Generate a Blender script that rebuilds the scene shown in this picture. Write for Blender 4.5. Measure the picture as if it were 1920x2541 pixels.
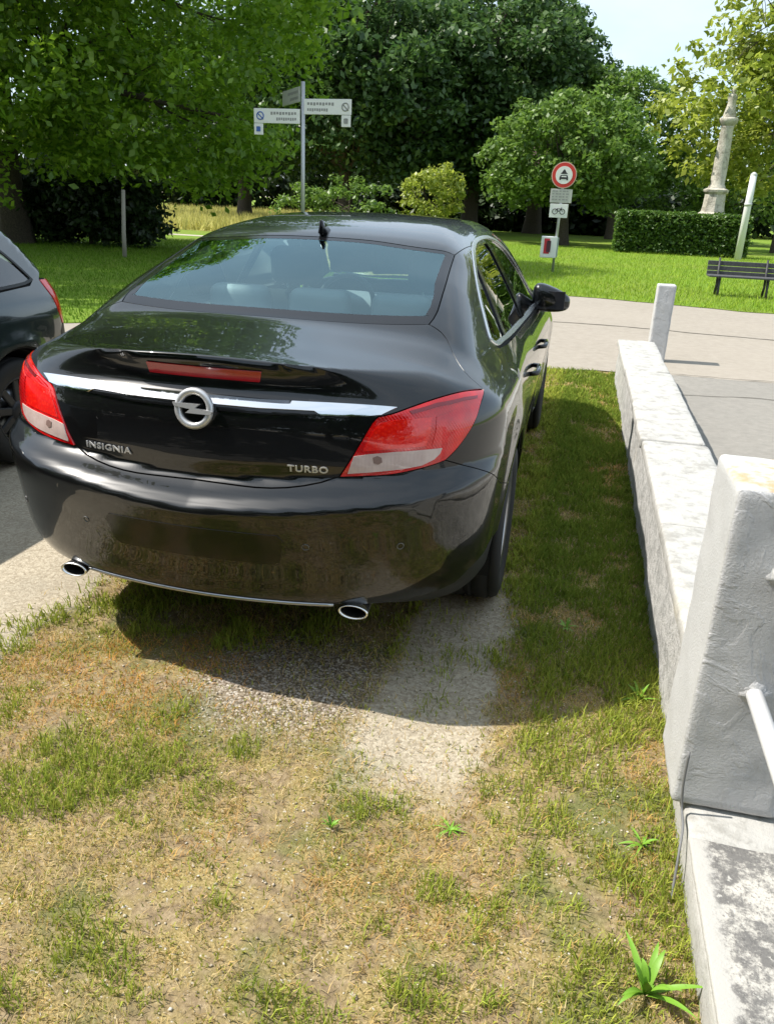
import bpy, bmesh, math, random
import numpy as np
from mathutils import Vector, Matrix
from mathutils.geometry import delaunay_2d_cdt
random.seed(7); rng = np.random.default_rng(11)
for o in list(bpy.data.objects): bpy.data.objects.remove(o)
scene = bpy.context.scene
COL = scene.collection
R = math.radians

# ------------------------------------------------------------------ camera
CAM = np.array([1.0878, -2.0940, 1.5611]); YAW, PIT, ROL, FPX = .22, .3776, .0429, 1947.0
_cy, _sy, _cp, _sp = math.cos(YAW), math.sin(YAW), math.cos(PIT), math.sin(PIT)
_fw = np.array([-_sy*_cp, _cy*_cp, -_sp]); _r0 = np.array([_cy, _sy, 0.]); _u0 = np.cross(_r0, _fw)
_rt = math.cos(ROL)*_r0 + math.sin(ROL)*_u0; _up = -math.sin(ROL)*_r0 + math.cos(ROL)*_u0
cam_data = bpy.data.cameras.new('camera'); cam = bpy.data.objects.new('camera', cam_data); COL.objects.link(cam)
cam.matrix_world = Matrix(((_rt[0], _up[0], -_fw[0], CAM[0]), (_rt[1], _up[1], -_fw[1], CAM[1]), (_rt[2], _up[2], -_fw[2], CAM[2]), (0, 0, 0, 1)))
cam_data.sensor_fit = 'VERTICAL'; cam_data.sensor_height = 36.0; cam_data.lens = FPX/2541*36.0
cam_data.clip_start = .05; cam_data.clip_end = 3000
scene.camera = cam
scene.render.resolution_x = 773; scene.render.resolution_y = 1024

# ------------------------------------------------------------------ sky, sun, exposure
SUN = np.array([-1.0, -.10, 1.36]); SUN = SUN/np.linalg.norm(SUN)
world = bpy.data.worlds.new('World'); scene.world = world; world.use_nodes = True
nt = world.node_tree; bg = nt.nodes['Background']
sky = nt.nodes.new('ShaderNodeTexSky'); sky.sky_type = 'NISHITA'; sky.sun_disc = False
sky.sun_elevation = math.asin(SUN[2]); sky.sun_rotation = math.atan2(SUN[0], SUN[1])
sky.air_density = 1.0; sky.dust_density = 1.6; sky.ozone_density = 1.0; sky.altitude = 300
# thin bright high haze over the whole sky
tcw = nt.nodes.new('ShaderNodeTexCoord'); cn = nt.nodes.new('ShaderNodeTexNoise'); cn.inputs['Scale'].default_value = 2.2; cn.inputs['Detail'].default_value = 6; cn.inputs['Roughness'].default_value = .55
cmp_ = nt.nodes.new('ShaderNodeMapping'); cmp_.inputs['Scale'].default_value = (1, 1, 2.4); nt.links.new(tcw.outputs['Generated'], cmp_.inputs[0]); nt.links.new(cmp_.outputs[0], cn.inputs['Vector'])
cr_ = nt.nodes.new('ShaderNodeValToRGB'); cr_.color_ramp.elements[0].position = .36; cr_.color_ramp.elements[1].position = .66
cr_.color_ramp.elements[0].color = (7.0, 8.8, 10.2, 1); cr_.color_ramp.elements[1].color = (10.8, 12.0, 12.8, 1); nt.links.new(cn.outputs['Fac'], cr_.inputs[0])
ad = nt.nodes.new('ShaderNodeMix'); ad.data_type = 'RGBA'; ad.blend_type = 'ADD'; ad.inputs[0].default_value = 1.0
nt.links.new(sky.outputs[0], ad.inputs[6]); nt.links.new(cr_.outputs[0], ad.inputs[7])
nt.links.new(ad.outputs[2], bg.inputs[0]); bg.inputs[1].default_value = .05
sl = bpy.data.lights.new('sun', 'SUN'); sl.energy = 4.8; sl.angle = R(.53); sl.color = (1, .95, .87)
so = bpy.data.objects.new('sun', sl); COL.objects.link(so)
so.rotation_euler = Vector(SUN).to_track_quat('Z', 'Y').to_euler()
scene.view_settings.view_transform = 'Standard'; scene.view_settings.look = 'None'
scene.view_settings.exposure = .60; scene.view_settings.gamma = 1.0
scene.render.engine = 'CYCLES'

# ------------------------------------------------------------------ helpers
def pray(px, py):
    """photo pixel (1920x2541) -> ray direction"""
    px = np.asarray(px, float)[..., None]; py = np.asarray(py, float)[..., None]
    d = _fw + _rt*(px-960)/FPX - _up*(py-1270.5)/FPX
    return d/np.linalg.norm(d, axis=-1, keepdims=True)
def ground(px, py, z=0.):
    d = pray(px, py); return CAM + d*((z-CAM[2])/d[..., 2:3])
def plane_y(px, py, Y):
    d = pray(px, py); return CAM + d*((Y-CAM[1])/d[..., 1:2])
def plane_x(px, py, X):
    d = pray(px, py); return CAM + d*((X-CAM[0])/d[..., 0:1])

def tag(o, label, cat, group=None):
    o['label'] = label; o['category'] = cat
    if group: o['group'] = group
    return o
def empty(name, loc=(0, 0, 0), rz=0., parent=None):
    o = bpy.data.objects.new(name, None); COL.objects.link(o); o.location = loc; o.rotation_euler = (0, 0, rz)
    o.empty_display_size = .1
    if parent: o.parent = parent
    return o
def link(name, me, mats, parent=None, smooth=False):
    o = bpy.data.objects.new(name, me); COL.objects.link(o)
    for m in (mats if isinstance(mats, (list, tuple)) else [mats]): me.materials.append(m)
    if smooth: me.polygons.foreach_set('use_smooth', np.ones(len(me.polygons), bool))
    if parent: o.parent = parent
    return o
def mesh_np(name, V, Fc, mats, parent=None, smooth=False, normals=None, matidx=None):
    """V (n,3); Fc list of faces or (m,k) array"""
    me = bpy.data.meshes.new(name)
    V = np.asarray(V, np.float32)
    if isinstance(Fc, np.ndarray):
        m, k = Fc.shape
        me.vertices.add(len(V)); me.vertices.foreach_set('co', V.ravel())
        me.loops.add(m*k); me.loops.foreach_set('vertex_index', Fc.astype(np.int32).ravel())
        me.polygons.add(m); me.polygons.foreach_set('loop_start', np.arange(0, m*k, k, dtype=np.int32))
        me.polygons.foreach_set('loop_total', np.full(m, k, np.int32))
        me.update(calc_edges=True)
    else:
        me.from_pydata([tuple(map(float, v)) for v in V], [], Fc); me.update()
    if smooth: me.polygons.foreach_set('use_smooth', np.ones(len(me.polygons), bool))
    if matidx is not None: me.polygons.foreach_set('material_index', np.asarray(matidx, np.int32))
    if normals is not None:
        me.normals_split_custom_set_from_vertices([tuple(map(float, n)) for n in normals])
    return link(name, me, mats, parent)
def bm_link(name, bm, mats, parent=None, smooth=False):
    me = bpy.data.meshes.new(name); bm.to_mesh(me); bm.free()
    return link(name, me, mats, parent, smooth)
def bm_box(bm, lo, hi, bevel=0., seg=2, mat=None):
    lo = Vector(lo); hi = Vector(hi); c = (lo+hi)/2; s = hi-lo
    M = Matrix.Translation(c) @ Matrix.Diagonal((s.x, s.y, s.z, 1))
    if mat is not None: M = mat @ M
    r = bmesh.ops.create_cube(bm, size=1, matrix=M)
    if bevel:
        vs = set(r['verts']); es = [e for e in bm.edges if e.verts[0] in vs and e.verts[1] in vs]
        bmesh.ops.bevel(bm, geom=es, offset=bevel, segments=seg, profile=.5, affect='EDGES')
def box(name, lo, hi, mat, parent=None, bevel=.0, seg=2, smooth=False, M=None):
    bm = bmesh.new(); bm_box(bm, lo, hi, bevel, seg, M); return bm_link(name, bm, mat, parent, smooth)
def tube_mesh(pts, rad, n=12, closed=False, cap=True, ell=None):
    """swept tube; pts (m,3), rad scalar or list"""
    P = np.asarray(pts, float); m = len(P); rad = np.broadcast_to(np.asarray(rad, float), (m,))
    T = np.gradient(P, axis=0)
    if closed: T = np.roll(P, -1, 0)-np.roll(P, 1, 0)
    T /= np.linalg.norm(T, axis=1, keepdims=True)+1e-12
    up = np.array([0, 0, 1.]) if abs(T[0, 2]) < .9 else np.array([1., 0, 0])
    V = []; a = np.linspace(0, 2*np.pi, n, endpoint=False)
    s = np.cross(T[0], up); s /= np.linalg.norm(s)
    for i in range(m):
        s = s - T[i]*np.dot(s, T[i]); s /= np.linalg.norm(s)+1e-12; b = np.cross(T[i], s)
        ea, eb = (1, 1) if ell is None else ell
        V.append(P[i] + rad[i]*(np.cos(a)[:, None]*s*ea + np.sin(a)[:, None]*b*eb))
    V = np.concatenate(V); Fc = []
    for i in range(m if closed else m-1):
        j = (i+1) % m
        for k in range(n): Fc.append((i*n+k, i*n+(k+1) % n, j*n+(k+1) % n, j*n+k))
    if cap and not closed:
        Fc.append(tuple(range(n))[::-1]); Fc.append(tuple((m-1)*n+k for k in range(n)))
    return V, Fc
def tube(name, pts, rad, mat, parent=None, n=12, closed=False, cap=True, ell=None):
    V, Fc = tube_mesh(pts, rad, n, closed, cap, ell); return mesh_np(name, V, Fc, mat, parent, smooth=True)
def copy_tree(o, parent=None):
    c = o.copy(); COL.objects.link(c)
    if parent: c.parent = parent
    for ch in o.children: copy_tree(ch, c)
    return c

# ------------------------------------------------------------------ materials
class MB:
    """small node-material builder"""
    def __init__(s, name):
        s.m = bpy.data.materials.new(name); s.m.use_nodes = True; s.t = s.m.node_tree
        s.b = s.t.nodes['Principled BSDF']; s.out = s.t.nodes['Material Output']
        s.tc = s.t.nodes.new('ShaderNodeTexCoord'); s.geo = s.t.nodes.new('ShaderNodeNewGeometry')
        s.pos = s.geo.outputs['Position']
    def n(s, t, **kw):
        nd = s.t.nodes.new(t)
        for k, v in kw.items(): setattr(nd, k, v)
        return nd
    def l(s, a, b): s.t.links.new(a, b)
    def set(s, **kw):
        for k, v in kw.items():
            s.b.inputs[k.replace('_', ' ')].default_value = (*v, 1) if isinstance(v, tuple) and len(v) == 3 else v
        return s
    def noise(s, scale, detail=4, rough=.55, dist=0., vec=None, w=None):
        nd = s.n('ShaderNodeTexNoise'); nd.inputs['Scale'].default_value = scale; nd.inputs['Detail'].default_value = detail
        nd.inputs['Roughness'].default_value = rough; nd.inputs['Distortion'].default_value = dist
        s.l(vec if vec is not None else s.pos, nd.inputs['Vector']); return nd.outputs['Fac']
    def ramp(s, fac, stops):
        nd = s.n('ShaderNodeValToRGB'); e = nd.color_ramp.elements
        while len(e) < len(stops): e.new(.5)
        for el, (p, c) in zip(e, stops): el.position = p; el.color = (*c, 1) if len(c) == 3 else c
        s.l(fac, nd.inputs[0]); return nd.outputs[0]
    def gray(s, fac, a, b, lo=0., hi=1.):
        nd = s.n('ShaderNodeMapRange', interpolation_type='SMOOTHSTEP')
        for i, v in zip((1, 2, 3, 4), (a, b, lo, hi)): nd.inputs[i].default_value = v
        s.l(fac, nd.inputs[0]); return nd.outputs[0]
    def mix(s, fac, a, b, mode='MIX'):
        nd = s.n('ShaderNodeMix', data_type='RGBA', blend_type=mode)
        for sock, v in ((nd.inputs[0], fac), (nd.inputs[6], a), (nd.inputs[7], b)):
            if isinstance(v, (int, float)): sock.default_value = v
            elif isinstance(v, tuple): sock.default_value = (*v, 1) if len(v) == 3 else v
            else: s.l(v, sock)
        return nd.outputs[2]
    def math(s, op, a, b=None):
        nd = s.n('ShaderNodeMath', operation=op)
        for sock, v in ((nd.inputs[0], a), (nd.inputs[1], b)):
            if v is None: continue
            if isinstance(v, (int, float)): sock.default_value = v
            else: s.l(v, sock)
        return nd.outputs[0]
    def color(s, c): s.l(c, s.b.inputs['Base Color']); return s
    def bump(s, h, strength=.3, dist=.01, prev=None):
        nd = s.n('ShaderNodeBump'); nd.inputs['Strength'].default_value = strength; nd.inputs['Distance'].default_value = dist
        s.l(h, nd.inputs['Height'])
        if prev is not None: s.l(prev, nd.inputs['Normal'])
        s.l(nd.outputs[0], s.b.inputs['Normal']); return nd.outputs[0]
def plain(name, col, rough=.5, metal=0., **kw):
    b = MB(name); b.set(Base_Color=col, Roughness=rough, Metallic=metal, **kw); return b.m
M = {}; CAR_DEBUG = False
# ================================================================== THE BLACK SALOON
def pchip(xs, ys):
    xs = np.asarray(xs, float); ys = np.asarray(ys, float); h = np.diff(xs); d = np.diff(ys)/h
    m = np.zeros(len(xs)); m[0] = d[0]; m[-1] = d[-1]
    for i in range(1, len(xs)-1):
        if d[i-1]*d[i] > 0:
            w1 = 2*h[i]+h[i-1]; w2 = h[i]+2*h[i-1]; m[i] = (w1+w2)/(w1/d[i-1]+w2/d[i])
    def f(x):
        x = np.asarray(x, float); xc = np.clip(x, xs[0], xs[-1])
        i = np.clip(np.searchsorted(xs, xc, side='right')-1, 0, len(h)-1)
        t = (xc-xs[i])/h[i]; t2 = t*t; t3 = t2*t
        return (2*t3-3*t2+1)*ys[i]+(t3-2*t2+t)*h[i]*m[i]+(-2*t3+3*t2)*ys[i+1]+(t3-t2)*h[i]*m[i+1]
    return f
def smax(a, b, k):
    h = np.maximum(k-np.abs(a-b), 0)/k
    return np.maximum(a, b)+h*h*k*.25
def sstep(a, b, x):
    t = np.clip((x-a)/(b-a), 0, 1); return t*t*(3-2*t)

class Body:
    """implicit car body: F<0 inside; panels are cut from its surface"""
    def root(s, O, D, tmax=1.6):
        lo = np.zeros(len(O)); hi = np.full(len(O), float(tmax))
        for _ in range(34):
            mid = (lo+hi)/2; ins = s.F(O+D*mid[:, None]) < 0
            lo = np.where(ins, mid, lo); hi = np.where(ins, hi, mid)
        return O+D*lo[:, None]
    def normal(s, P, e=1.5e-3):
        g = np.stack([s.F(P+np.eye(3)[i]*e)-s.F(P-np.eye(3)[i]*e) for i in range(3)], 1)
        return g/(np.linalg.norm(g, axis=1, keepdims=True)+1e-12)
    # maps  param -> ray
    def rays(s, kind, U):
        u, v = U[:, 0], U[:, 1]; z0 = np.zeros(len(u))
        if kind == 'rear':   # theta, z
            return np.stack([z0, z0+s.yc, v], 1), np.stack([np.sin(u), -np.cos(u), z0], 1)
        if kind == 'front':
            return np.stack([z0, z0+s.yf, v], 1), np.stack([np.sin(u), np.cos(u), z0], 1)
        if kind == 'lid':    # x, phi
            return np.stack([u, z0+s.ly, z0+s.lz], 1), np.stack([z0, -np.cos(v), np.sin(v)], 1)
        if kind == 'sec':    # y, psi
            return np.stack([z0, u, z0+s.sz], 1), np.stack([np.cos(v), z0, np.sin(v)], 1)
    def unmap(s, kind, P):
        P = np.asarray(P, float); x, y, z = P[:, 0], P[:, 1], P[:, 2]
        if kind == 'rear': return np.stack([np.arctan2(x, s.yc-y), z], 1)
        if kind == 'front': return np.stack([np.arctan2(x, y-s.yf), z], 1)
        if kind == 'lid': return np.stack([x, np.arctan2(z-s.lz, s.ly-y)], 1)
        if kind == 'sec': return np.stack([y, np.arctan2(z-s.sz, x)], 1)
    met = {'rear': (.95, 1.), 'front': (.9, 1.), 'lid': (1., .45), 'sec': (1., .75)}
    def surf(s, kind, U):
        O, D = s.rays(kind, U); return s.root(O, D)
    def side(s, y, z):
        """points on the right side at given y,z"""
        y = np.atleast_1d(np.asarray(y, float)); z = np.broadcast_to(np.asarray(z, float), y.shape)
        O = np.stack([0*y, y, z], 1); D = np.tile([1., 0, 0], (len(y), 1)); return s.root(O, D)
    def pix(s, pts):
        """photo pixels -> first hit on the body"""
        pts = np.asarray(pts, float); d = pray(pts[:, 0], pts[:, 1]); t = np.full(len(pts), .8); out = np.full(len(pts), np.nan)
        prev = s.F(CAM+d*t[:, None])
        for i in range(2400):
            tn = t+.0025; f = s.F(CAM+d*tn[:, None]); hit = np.isnan(out) & (f < 0) & (prev >= 0)
            out[hit] = (t+.0025*prev/(prev-f+1e-12))[hit]; prev = f; t = tn
            if not np.isnan(out).any(): break
        return CAM+d*np.nan_to_num(out, nan=4.)[:, None]
    def panel(s, name, kind, poly3, mat, parent, step=.03, gap=.002, off=0., flange=.012, back=True, holes=(), mirror=False, backmat=None, even=True, offf=None):
        """cut a panel: poly3 = 3d points on the surface (closed outline)"""
        U = s.unmap(kind, poly3); sc = np.array(s.met[kind]); Q = U*sc
        Q = densify(Q, step*.6)
        if gap: Q = inset(Q, gap)
        HQ = []
        for h in holes:
            q = densify(s.unmap(kind, h)*sc, step*.6); HQ.append(inset(q, -gap) if gap else q)
        V, T, nb = fill(Q, HQ, step)
        P = s.surf(kind, V/sc); N = s.normal(P)
        if offf is not None: P = P+N*offf(P)[:, None]
        elif off: P = P+N*off
        V3 = [P]; N3 = [N]; F3 = [T]; MI = [np.zeros(len(T), int)]; base = len(P)
        loops = []; st = 0
        for ln in nb: loops.append(np.arange(st, st+ln)); st += ln
        if flange:
            for lp in loops:
                n = len(lp); a = P[lp]; b = a-N[lp]*flange
                nx = np.roll(np.arange(n), -1); k0 = base; V3 += [a, b]; base += 2*n
                e = a[nx]-a; sn = np.cross(e, N[lp]); sn /= np.linalg.norm(sn, axis=1, keepdims=True)+1e-12
                # rounded panel edge: outer flange vertices carry a normal between the panel's and the edge's
                N3 += [N[lp]*.55+sn*.8, sn]
                q = np.stack([k0+np.arange(n), k0+n+np.arange(n), k0+n+nx, k0+nx], 1)
                F3 += [q[:, [0, 1, 2]], q[:, [0, 2, 3]]]; MI += [np.zeros(2*n, int)]
        V3 = np.concatenate(V3); N3 = np.concatenate(N3); F3 = np.concatenate(F3).astype(int); MI = np.concatenate(MI)
        N3 /= np.linalg.norm(N3, axis=1, keepdims=True)+1e-12
        mats = [mat]
        if back:
            Qb = inset(Q, -.012); Hb = [inset(q, .012) for q in HQ]
            Vb, Tb, _ = fill(Qb, Hb, step*2.5)
            Pb = s.surf(kind, Vb/sc); Nb = s.normal(Pb); Pb = Pb-Nb*(flange*.9-off if offf is None else flange*.9+.02)
            F3 = np.concatenate([F3, Tb+len(V3)]); V3 = np.concatenate([V3, Pb]); N3 = np.concatenate([N3, Nb])
            MI = np.concatenate([MI, np.ones(len(Tb), int)]); mats = [mat, backmat or M['gap']]
        outs = []
        for sx in ((1, -1) if mirror else (1,)):
            Vv = V3*np.array([sx, 1, 1]); Nv = N3*np.array([sx, 1, 1]); Ff = F3 if sx == 1 else F3[:, ::-1]
            outs.append(mesh_np(name, Vv, np.ascontiguousarray(Ff), mats, parent, True, Nv, MI))
        return outs
def densify(Q, step):
    out = []
    for a, b in zip(Q, np.roll(Q, -1, 0)):
        n = max(1, int(np.ceil(np.linalg.norm(b-a)/step)))
        out.append(a+(b-a)*(np.arange(n)/n)[:, None])
    return np.concatenate(out)
def area2(Q):
    x, y = Q[:, 0], Q[:, 1]; return np.sum(x*np.roll(y, -1)-np.roll(x, -1)*y)
def inset(Q, d):
    if area2(Q) < 0: Q = Q[::-1]
    e = np.roll(Q, -1, 0)-Q; e /= np.linalg.norm(e, axis=1, keepdims=True)+1e-12
    n = np.stack([-e[:, 1], e[:, 0]], 1); m = n+np.roll(n, 1, 0); l = np.maximum((m*m).sum(1, keepdims=True)/2, .5)
    return Q+m/l*d*1.0
def inpoly(Pt, Q):
    x, y = Pt[:, 0], Pt[:, 1]; ins = np.zeros(len(Pt), bool)
    for (x1, y1), (x2, y2) in zip(Q, np.roll(Q, -1, 0)):
        if y1 == y2: continue
        c = ((y1 > y) != (y2 > y)) & (x < (x2-x1)*(y-y1)/(y2-y1)+x1); ins ^= c
    return ins
def fill(Q, HQ, step):
    if area2(Q) < 0: Q = Q[::-1]
    lo = Q.min(0); hi = Q.max(0)
    gx, gy = np.meshgrid(np.arange(lo[0]+step*.5, hi[0], step), np.arange(lo[1]+step*.5, hi[1], step))
    G = np.stack([gx.ravel(), gy.ravel()], 1)
    keep = inpoly(G, Q)
    for h in HQ: keep &= ~inpoly(G, h)
    B = np.concatenate([Q]+list(HQ))
    G = G[keep]
    if len(G):
        dmin = np.full(len(G), 9.)
        for c in range(0, len(B), 200):
            dmin = np.minimum(dmin, np.sqrt(((G[:, None]-B[None, c:c+200])**2).sum(2)).min(1))
        G = G[dmin > step*.35]
    loops = [Q]+list(HQ); edges = []; st = 0
    for lq in loops:
        n = len(lq); edges += [(st+i, st+(i+1) % n) for i in range(n)]; st += n
    A = np.concatenate([B, G])
    vs, es, fs, *_ = delaunay_2d_cdt([Vector(p) for p in A], edges, [], 0, 1e-7)
    V = np.array([tuple(v) for v in vs]); T = np.array([f for f in fs if len(f) == 3])
    c = V[T].mean(1); k = inpoly(c, Q)
    for h in HQ: k &= ~inpoly(c, h)
    T = T[k]
    # consistent orientation: outward (param handed)
    p = V[T]; ar = (p[:, 1, 0]-p[:, 0, 0])*(p[:, 2, 1]-p[:, 0, 1])-(p[:, 2, 0]-p[:, 0, 0])*(p[:, 1, 1]-p[:, 0, 1])
    T[ar < 0] = T[ar < 0][:, ::-1]
    return V, T, [len(l) for l in loops]

class Saloon(Body):
    yc, yf, ly, lz, sz = 1.02, 3.75, .52, .80, .72
    # centreline depth of the tail by height
    y0 = staticmethod(pchip([.12, .22, .270, .290, .335, .40, .52, .615, .648, .660, .685, .712, .726, .740, .80, .90, .945, .962, .975, .992, 1.010, 1.035, 1.060, 1.080, 1.098, 1.115, 1.2, 1.6],
                            [.20, .09, .050, .034, .016, .004, -.028, -.050, -.055, -.050, -.018, .006, .020, .034, .030, .036, .046, .052, .066, .090, .104, .108, .105, .098, .076, .074, .14, .6]))
    y0s = staticmethod(pchip([.12, .22, .27, .33, .42, .52, .615, .648, .660, .685, .712, .726, .74, .80, .90, .96, 1.0, 1.05, 1.1, 1.2, 1.6],
                             [.20, .11, .05, .012, -.012, -.030, -.048, -.051, -.046, -.020, .003, .016, .028, .032, .044, .060, .076, .096, .12, .2, .6]))
    Wb = staticmethod(pchip([.1, .18, .25, .33, .45, .60, .72, .80, .86, .90, .95, 1.0, 1.10, 1.25, 1.40, 1.55],
                            [.80, .845, .875, .888, .905, .918, .924, .921, .909, .893, .864, .832, .778, .690, .596, .50]))
    tap = staticmethod(pchip([-.2, .2, .5, .8, 1.1, 3.8, 4.15, 4.45, 4.7, 4.9], [.11, .045, .020, .006, 0, 0, .015, .05, .11, .2]))
    tapG = staticmethod(pchip([.1, .4, .7, 1.0, 1.3, 1.7, 2.2, 2.9, 3.3, 3.9, 4.8], [.03, .05, .06, .05, .03, .01, 0, .01, .03, .07, .1]))
    Tc = staticmethod(pchip([-.2, .05, .12, .3, .48, .58, .66, .80, 1.0, 1.23, 1.33, 1.5, 1.8, 2.2, 2.6, 2.9, 3.08, 3.3, 3.6, 3.93, 4.05, 4.3, 4.55, 4.75, 4.9],
                            [1.098, 1.107, 1.108, 1.121, 1.139, 1.153, 1.180, 1.238, 1.314, 1.396, 1.428, 1.457, 1.486, 1.498, 1.492, 1.472, 1.445, 1.352, 1.195, 1.020, .995, .955, .895, .82, .72]))
    cr = staticmethod(pchip([0, .35, .52, .70, .95, 1.2, 1.6, 2.6, 3.2, 3.9, 4.3, 4.8], [.13, .118, .075, .035, .055, .085, .075, .07, .09, .08, .10, .14]))
    yfn = staticmethod(pchip([.15, .3, .5, .65, .75, .85, 1.0], [4.68, 4.76, 4.79, 4.78, 4.74, 4.66, 4.5]))
    def F(s, P):
        x = np.abs(P[:, 0]); y = P[:, 1]; z = P[:, 2]
        dz = .088*(1-sstep(.3, 2.2, y))*sstep(.55, .95, z)
        zs = z-dz
        W = s.Wb(zs)-s.tap(y)-s.tapG(y)*sstep(.92, 1.08, z)
        for ya in (1.0, 3.82):   # arch flare
            r2 = (y-ya)**2+(z-.36)**2; W = W+.013*np.exp(-((np.sqrt(r2)-.40)/.07)**2)
        # soft concave scallop low on the doors
        W = W-.016*np.exp(-((z-.47)/.10)**2)*sstep(1.5, 1.9, y)*(1-sstep(3.0, 3.4, y))
        side = (x-W)*.96
        top = z-(s.Tc(y)-s.cr(y)*x*x-.03*x**6)
        S = smax(side, top, .085+.05*(1-sstep(.5, 1.0, y))+.05*sstep(1.2, 1.8, y))
        warp = .085*np.clip(x/.85, 0, 1.2)**1.3*(1-sstep(.74, .88, z))
        zw = z-warp; a = 1-sstep(.20, .74, x)
        rear = s.y0(zw)*a+s.y0s(zw)*(1-a)+.20*x*x+.45*x**6-y
        kr = .10-.088*(1-sstep(.35, .68, x))*sstep(.9, 1.05, z)
        Fv = smax(S, rear, kr)
        Fv = smax(Fv, (y-(s.yfn(z)-.14*x*x-.32*x**6)), .10)
        return smax(Fv, .17-z, .05)

M['gap'] = plain('panel_gap', (.004, .004, .004), .9)
b = MB('black_paint'); b.set(Base_Color=(.0042, .0043, .0048), Roughness=.30, Coat_Weight=1.0, Coat_Roughness=.012, Coat_IOR=1.55)
b.b.inputs['Specular IOR Level'].default_value = .15
M['paint'] = b.m
M['blackgloss'] = plain('black_gloss_trim', (.006, .006, .007), .08)
M['blackplastic'] = plain('black_plastic', (.016, .016, .017), .5)
M['rubber'] = plain('tyre_rubber', (.014, .014, .014), .75)
M['chrome'] = plain('chrome', (.82, .83, .85), .07, 1.0)
M['satinchrome'] = plain('satin_chrome', (.85, .85, .85), .26, 1.0)
M['alloy'] = plain('alloy', (.45, .46, .48), .3, 1.0)
b = MB('lamp_red'); b.set(Roughness=.05, Coat_Weight=1.0, Coat_Roughness=.02, IOR=1.5)
vo = b.n('ShaderNodeTexVoronoi'); vo.inputs['Scale'].default_value = 60; b.l(b.pos, vo.inputs['Vector'])
b.color(b.mix(b.gray(b.noise(14, 2), .35, .7), (.58, .002, .004), (.80, .005, .005)))
wv = b.n('ShaderNodeTexWave', wave_type='BANDS', bands_direction='DIAGONAL'); wv.inputs['Scale'].default_value = 42; b.l(b.pos, wv.inputs['Vector']); b.bump(wv.outputs[1], .25, .002)
M['red'] = b.m
b = MB('lamp_red_bright'); b.set(Roughness=.12, Coat_Weight=1.0); vo = b.n('ShaderNodeTexVoronoi'); vo.inputs['Scale'].default_value = 85; b.l(b.pos, vo.inputs['Vector']); b.color(b.mix(b.gray(vo.outputs['Distance'], .1, .6), (.98, .022, .008), (.84, .008, .005))); b.bump(vo.outputs['Distance'], .2, .002); M['redbright'] = b.m
M['reddark'] = plain('lamp_red_dark', (.22, .002, .006), .1, Coat_Weight=1.0)
b = MB('lamp_clear'); b.set(Roughness=.15, Coat_Weight=1.0); wv = b.n('ShaderNodeTexWave', wave_type='BANDS', bands_direction='X'); wv.inputs['Scale'].default_value = 30; wv.inputs['Distortion'].default_value = 1.5; b.l(b.pos, wv.inputs['Vector']); b.color(b.mix(b.noise(30, 3), (.50, .36, .33), (.74, .60, .56))); b.bump(wv.outputs[1], .1, .002); M['lens'] = b.m
M['lensdark'] = plain('lamp_bulb', (.26, .17, .15), .2)
M['cloth'] = plain('seat_cloth', (.15, .155, .16), .85)
M['leather'] = plain('headrest', (.36, .37, .37), .6)
M['cabin'] = plain('cabin_trim', (.17, .175, .18), .8)
M['headliner'] = plain('headliner', (.30, .30, .29), .9)
# tinted car glass : tinted transparency mixed with a sharp reflection
def car_glass(name, tint, rcol=(1, 1, 1)):
    b = MB(name); b.t.nodes.remove(b.b)
    tr = b.n('ShaderNodeBsdfTransparent'); tr.inputs[0].default_value = (*tint, 1)
    gl = b.n('ShaderNodeBsdfGlossy'); gl.inputs['Roughness'].default_value = .008; gl.inputs[0].default_value = (*rcol, 1)
    fr = b.n('ShaderNodeFresnel'); fr.inputs[0].default_value = 1.75
    mx = b.n('ShaderNodeMixShader'); b.l(b.math('MINIMUM', b.math('MULTIPLY', fr.outputs[0], 1.5), 1.0), mx.inputs[0]); b.l(tr.outputs[0], mx.inputs[1]); b.l(gl.outputs[0], mx.inputs[2])
    b.l(mx.outputs[0], b.out.inputs[0]); return b.m
M['glass'] = car_glass('car_glass', (.78, .95, .95), (.68, .95, 1.0))
M['sideglass'] = car_glass('car_side_glass', (.30, .36, .33))

S = Saloon()
car = empty('parked_car'); tag(car, 'glossy black four-door saloon parked on the dry grass beside the low wall', 'car')
def half(pts, n=None):
    """mirror a right-half open outline (starting and ending on x=0) into a closed one"""
    pts = np.asarray(pts, float); mir = pts[::-1]*np.array([-1, 1, 1]); return np.concatenate([pts, mir[1:-1]])
def spl(P, n):
    """smooth resample of an open polyline (Catmull-Rom by chord length)"""
    P = np.asarray(P, float); t = np.r_[0, np.cumsum(np.linalg.norm(np.diff(P, axis=0), axis=1)**.5)]
    tt = np.linspace(0, t[-1], n); out = []
    for k in range(P.shape[1]):
        m = np.gradient(P[:, k], t); i = np.clip(np.searchsorted(t, tt, side='right')-1, 0, len(t)-2)
        h = t[i+1]-t[i]; u = (tt-t[i])/h; u2 = u*u; u3 = u2*u
        out.append((2*u3-3*u2+1)*P[i, k]+(u3-2*u2+u)*h*m[i]+(-2*u3+3*u2)*P[i+1, k]+(u3-u2)*h*m[i+1])
    return np.stack(out, 1)

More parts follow.
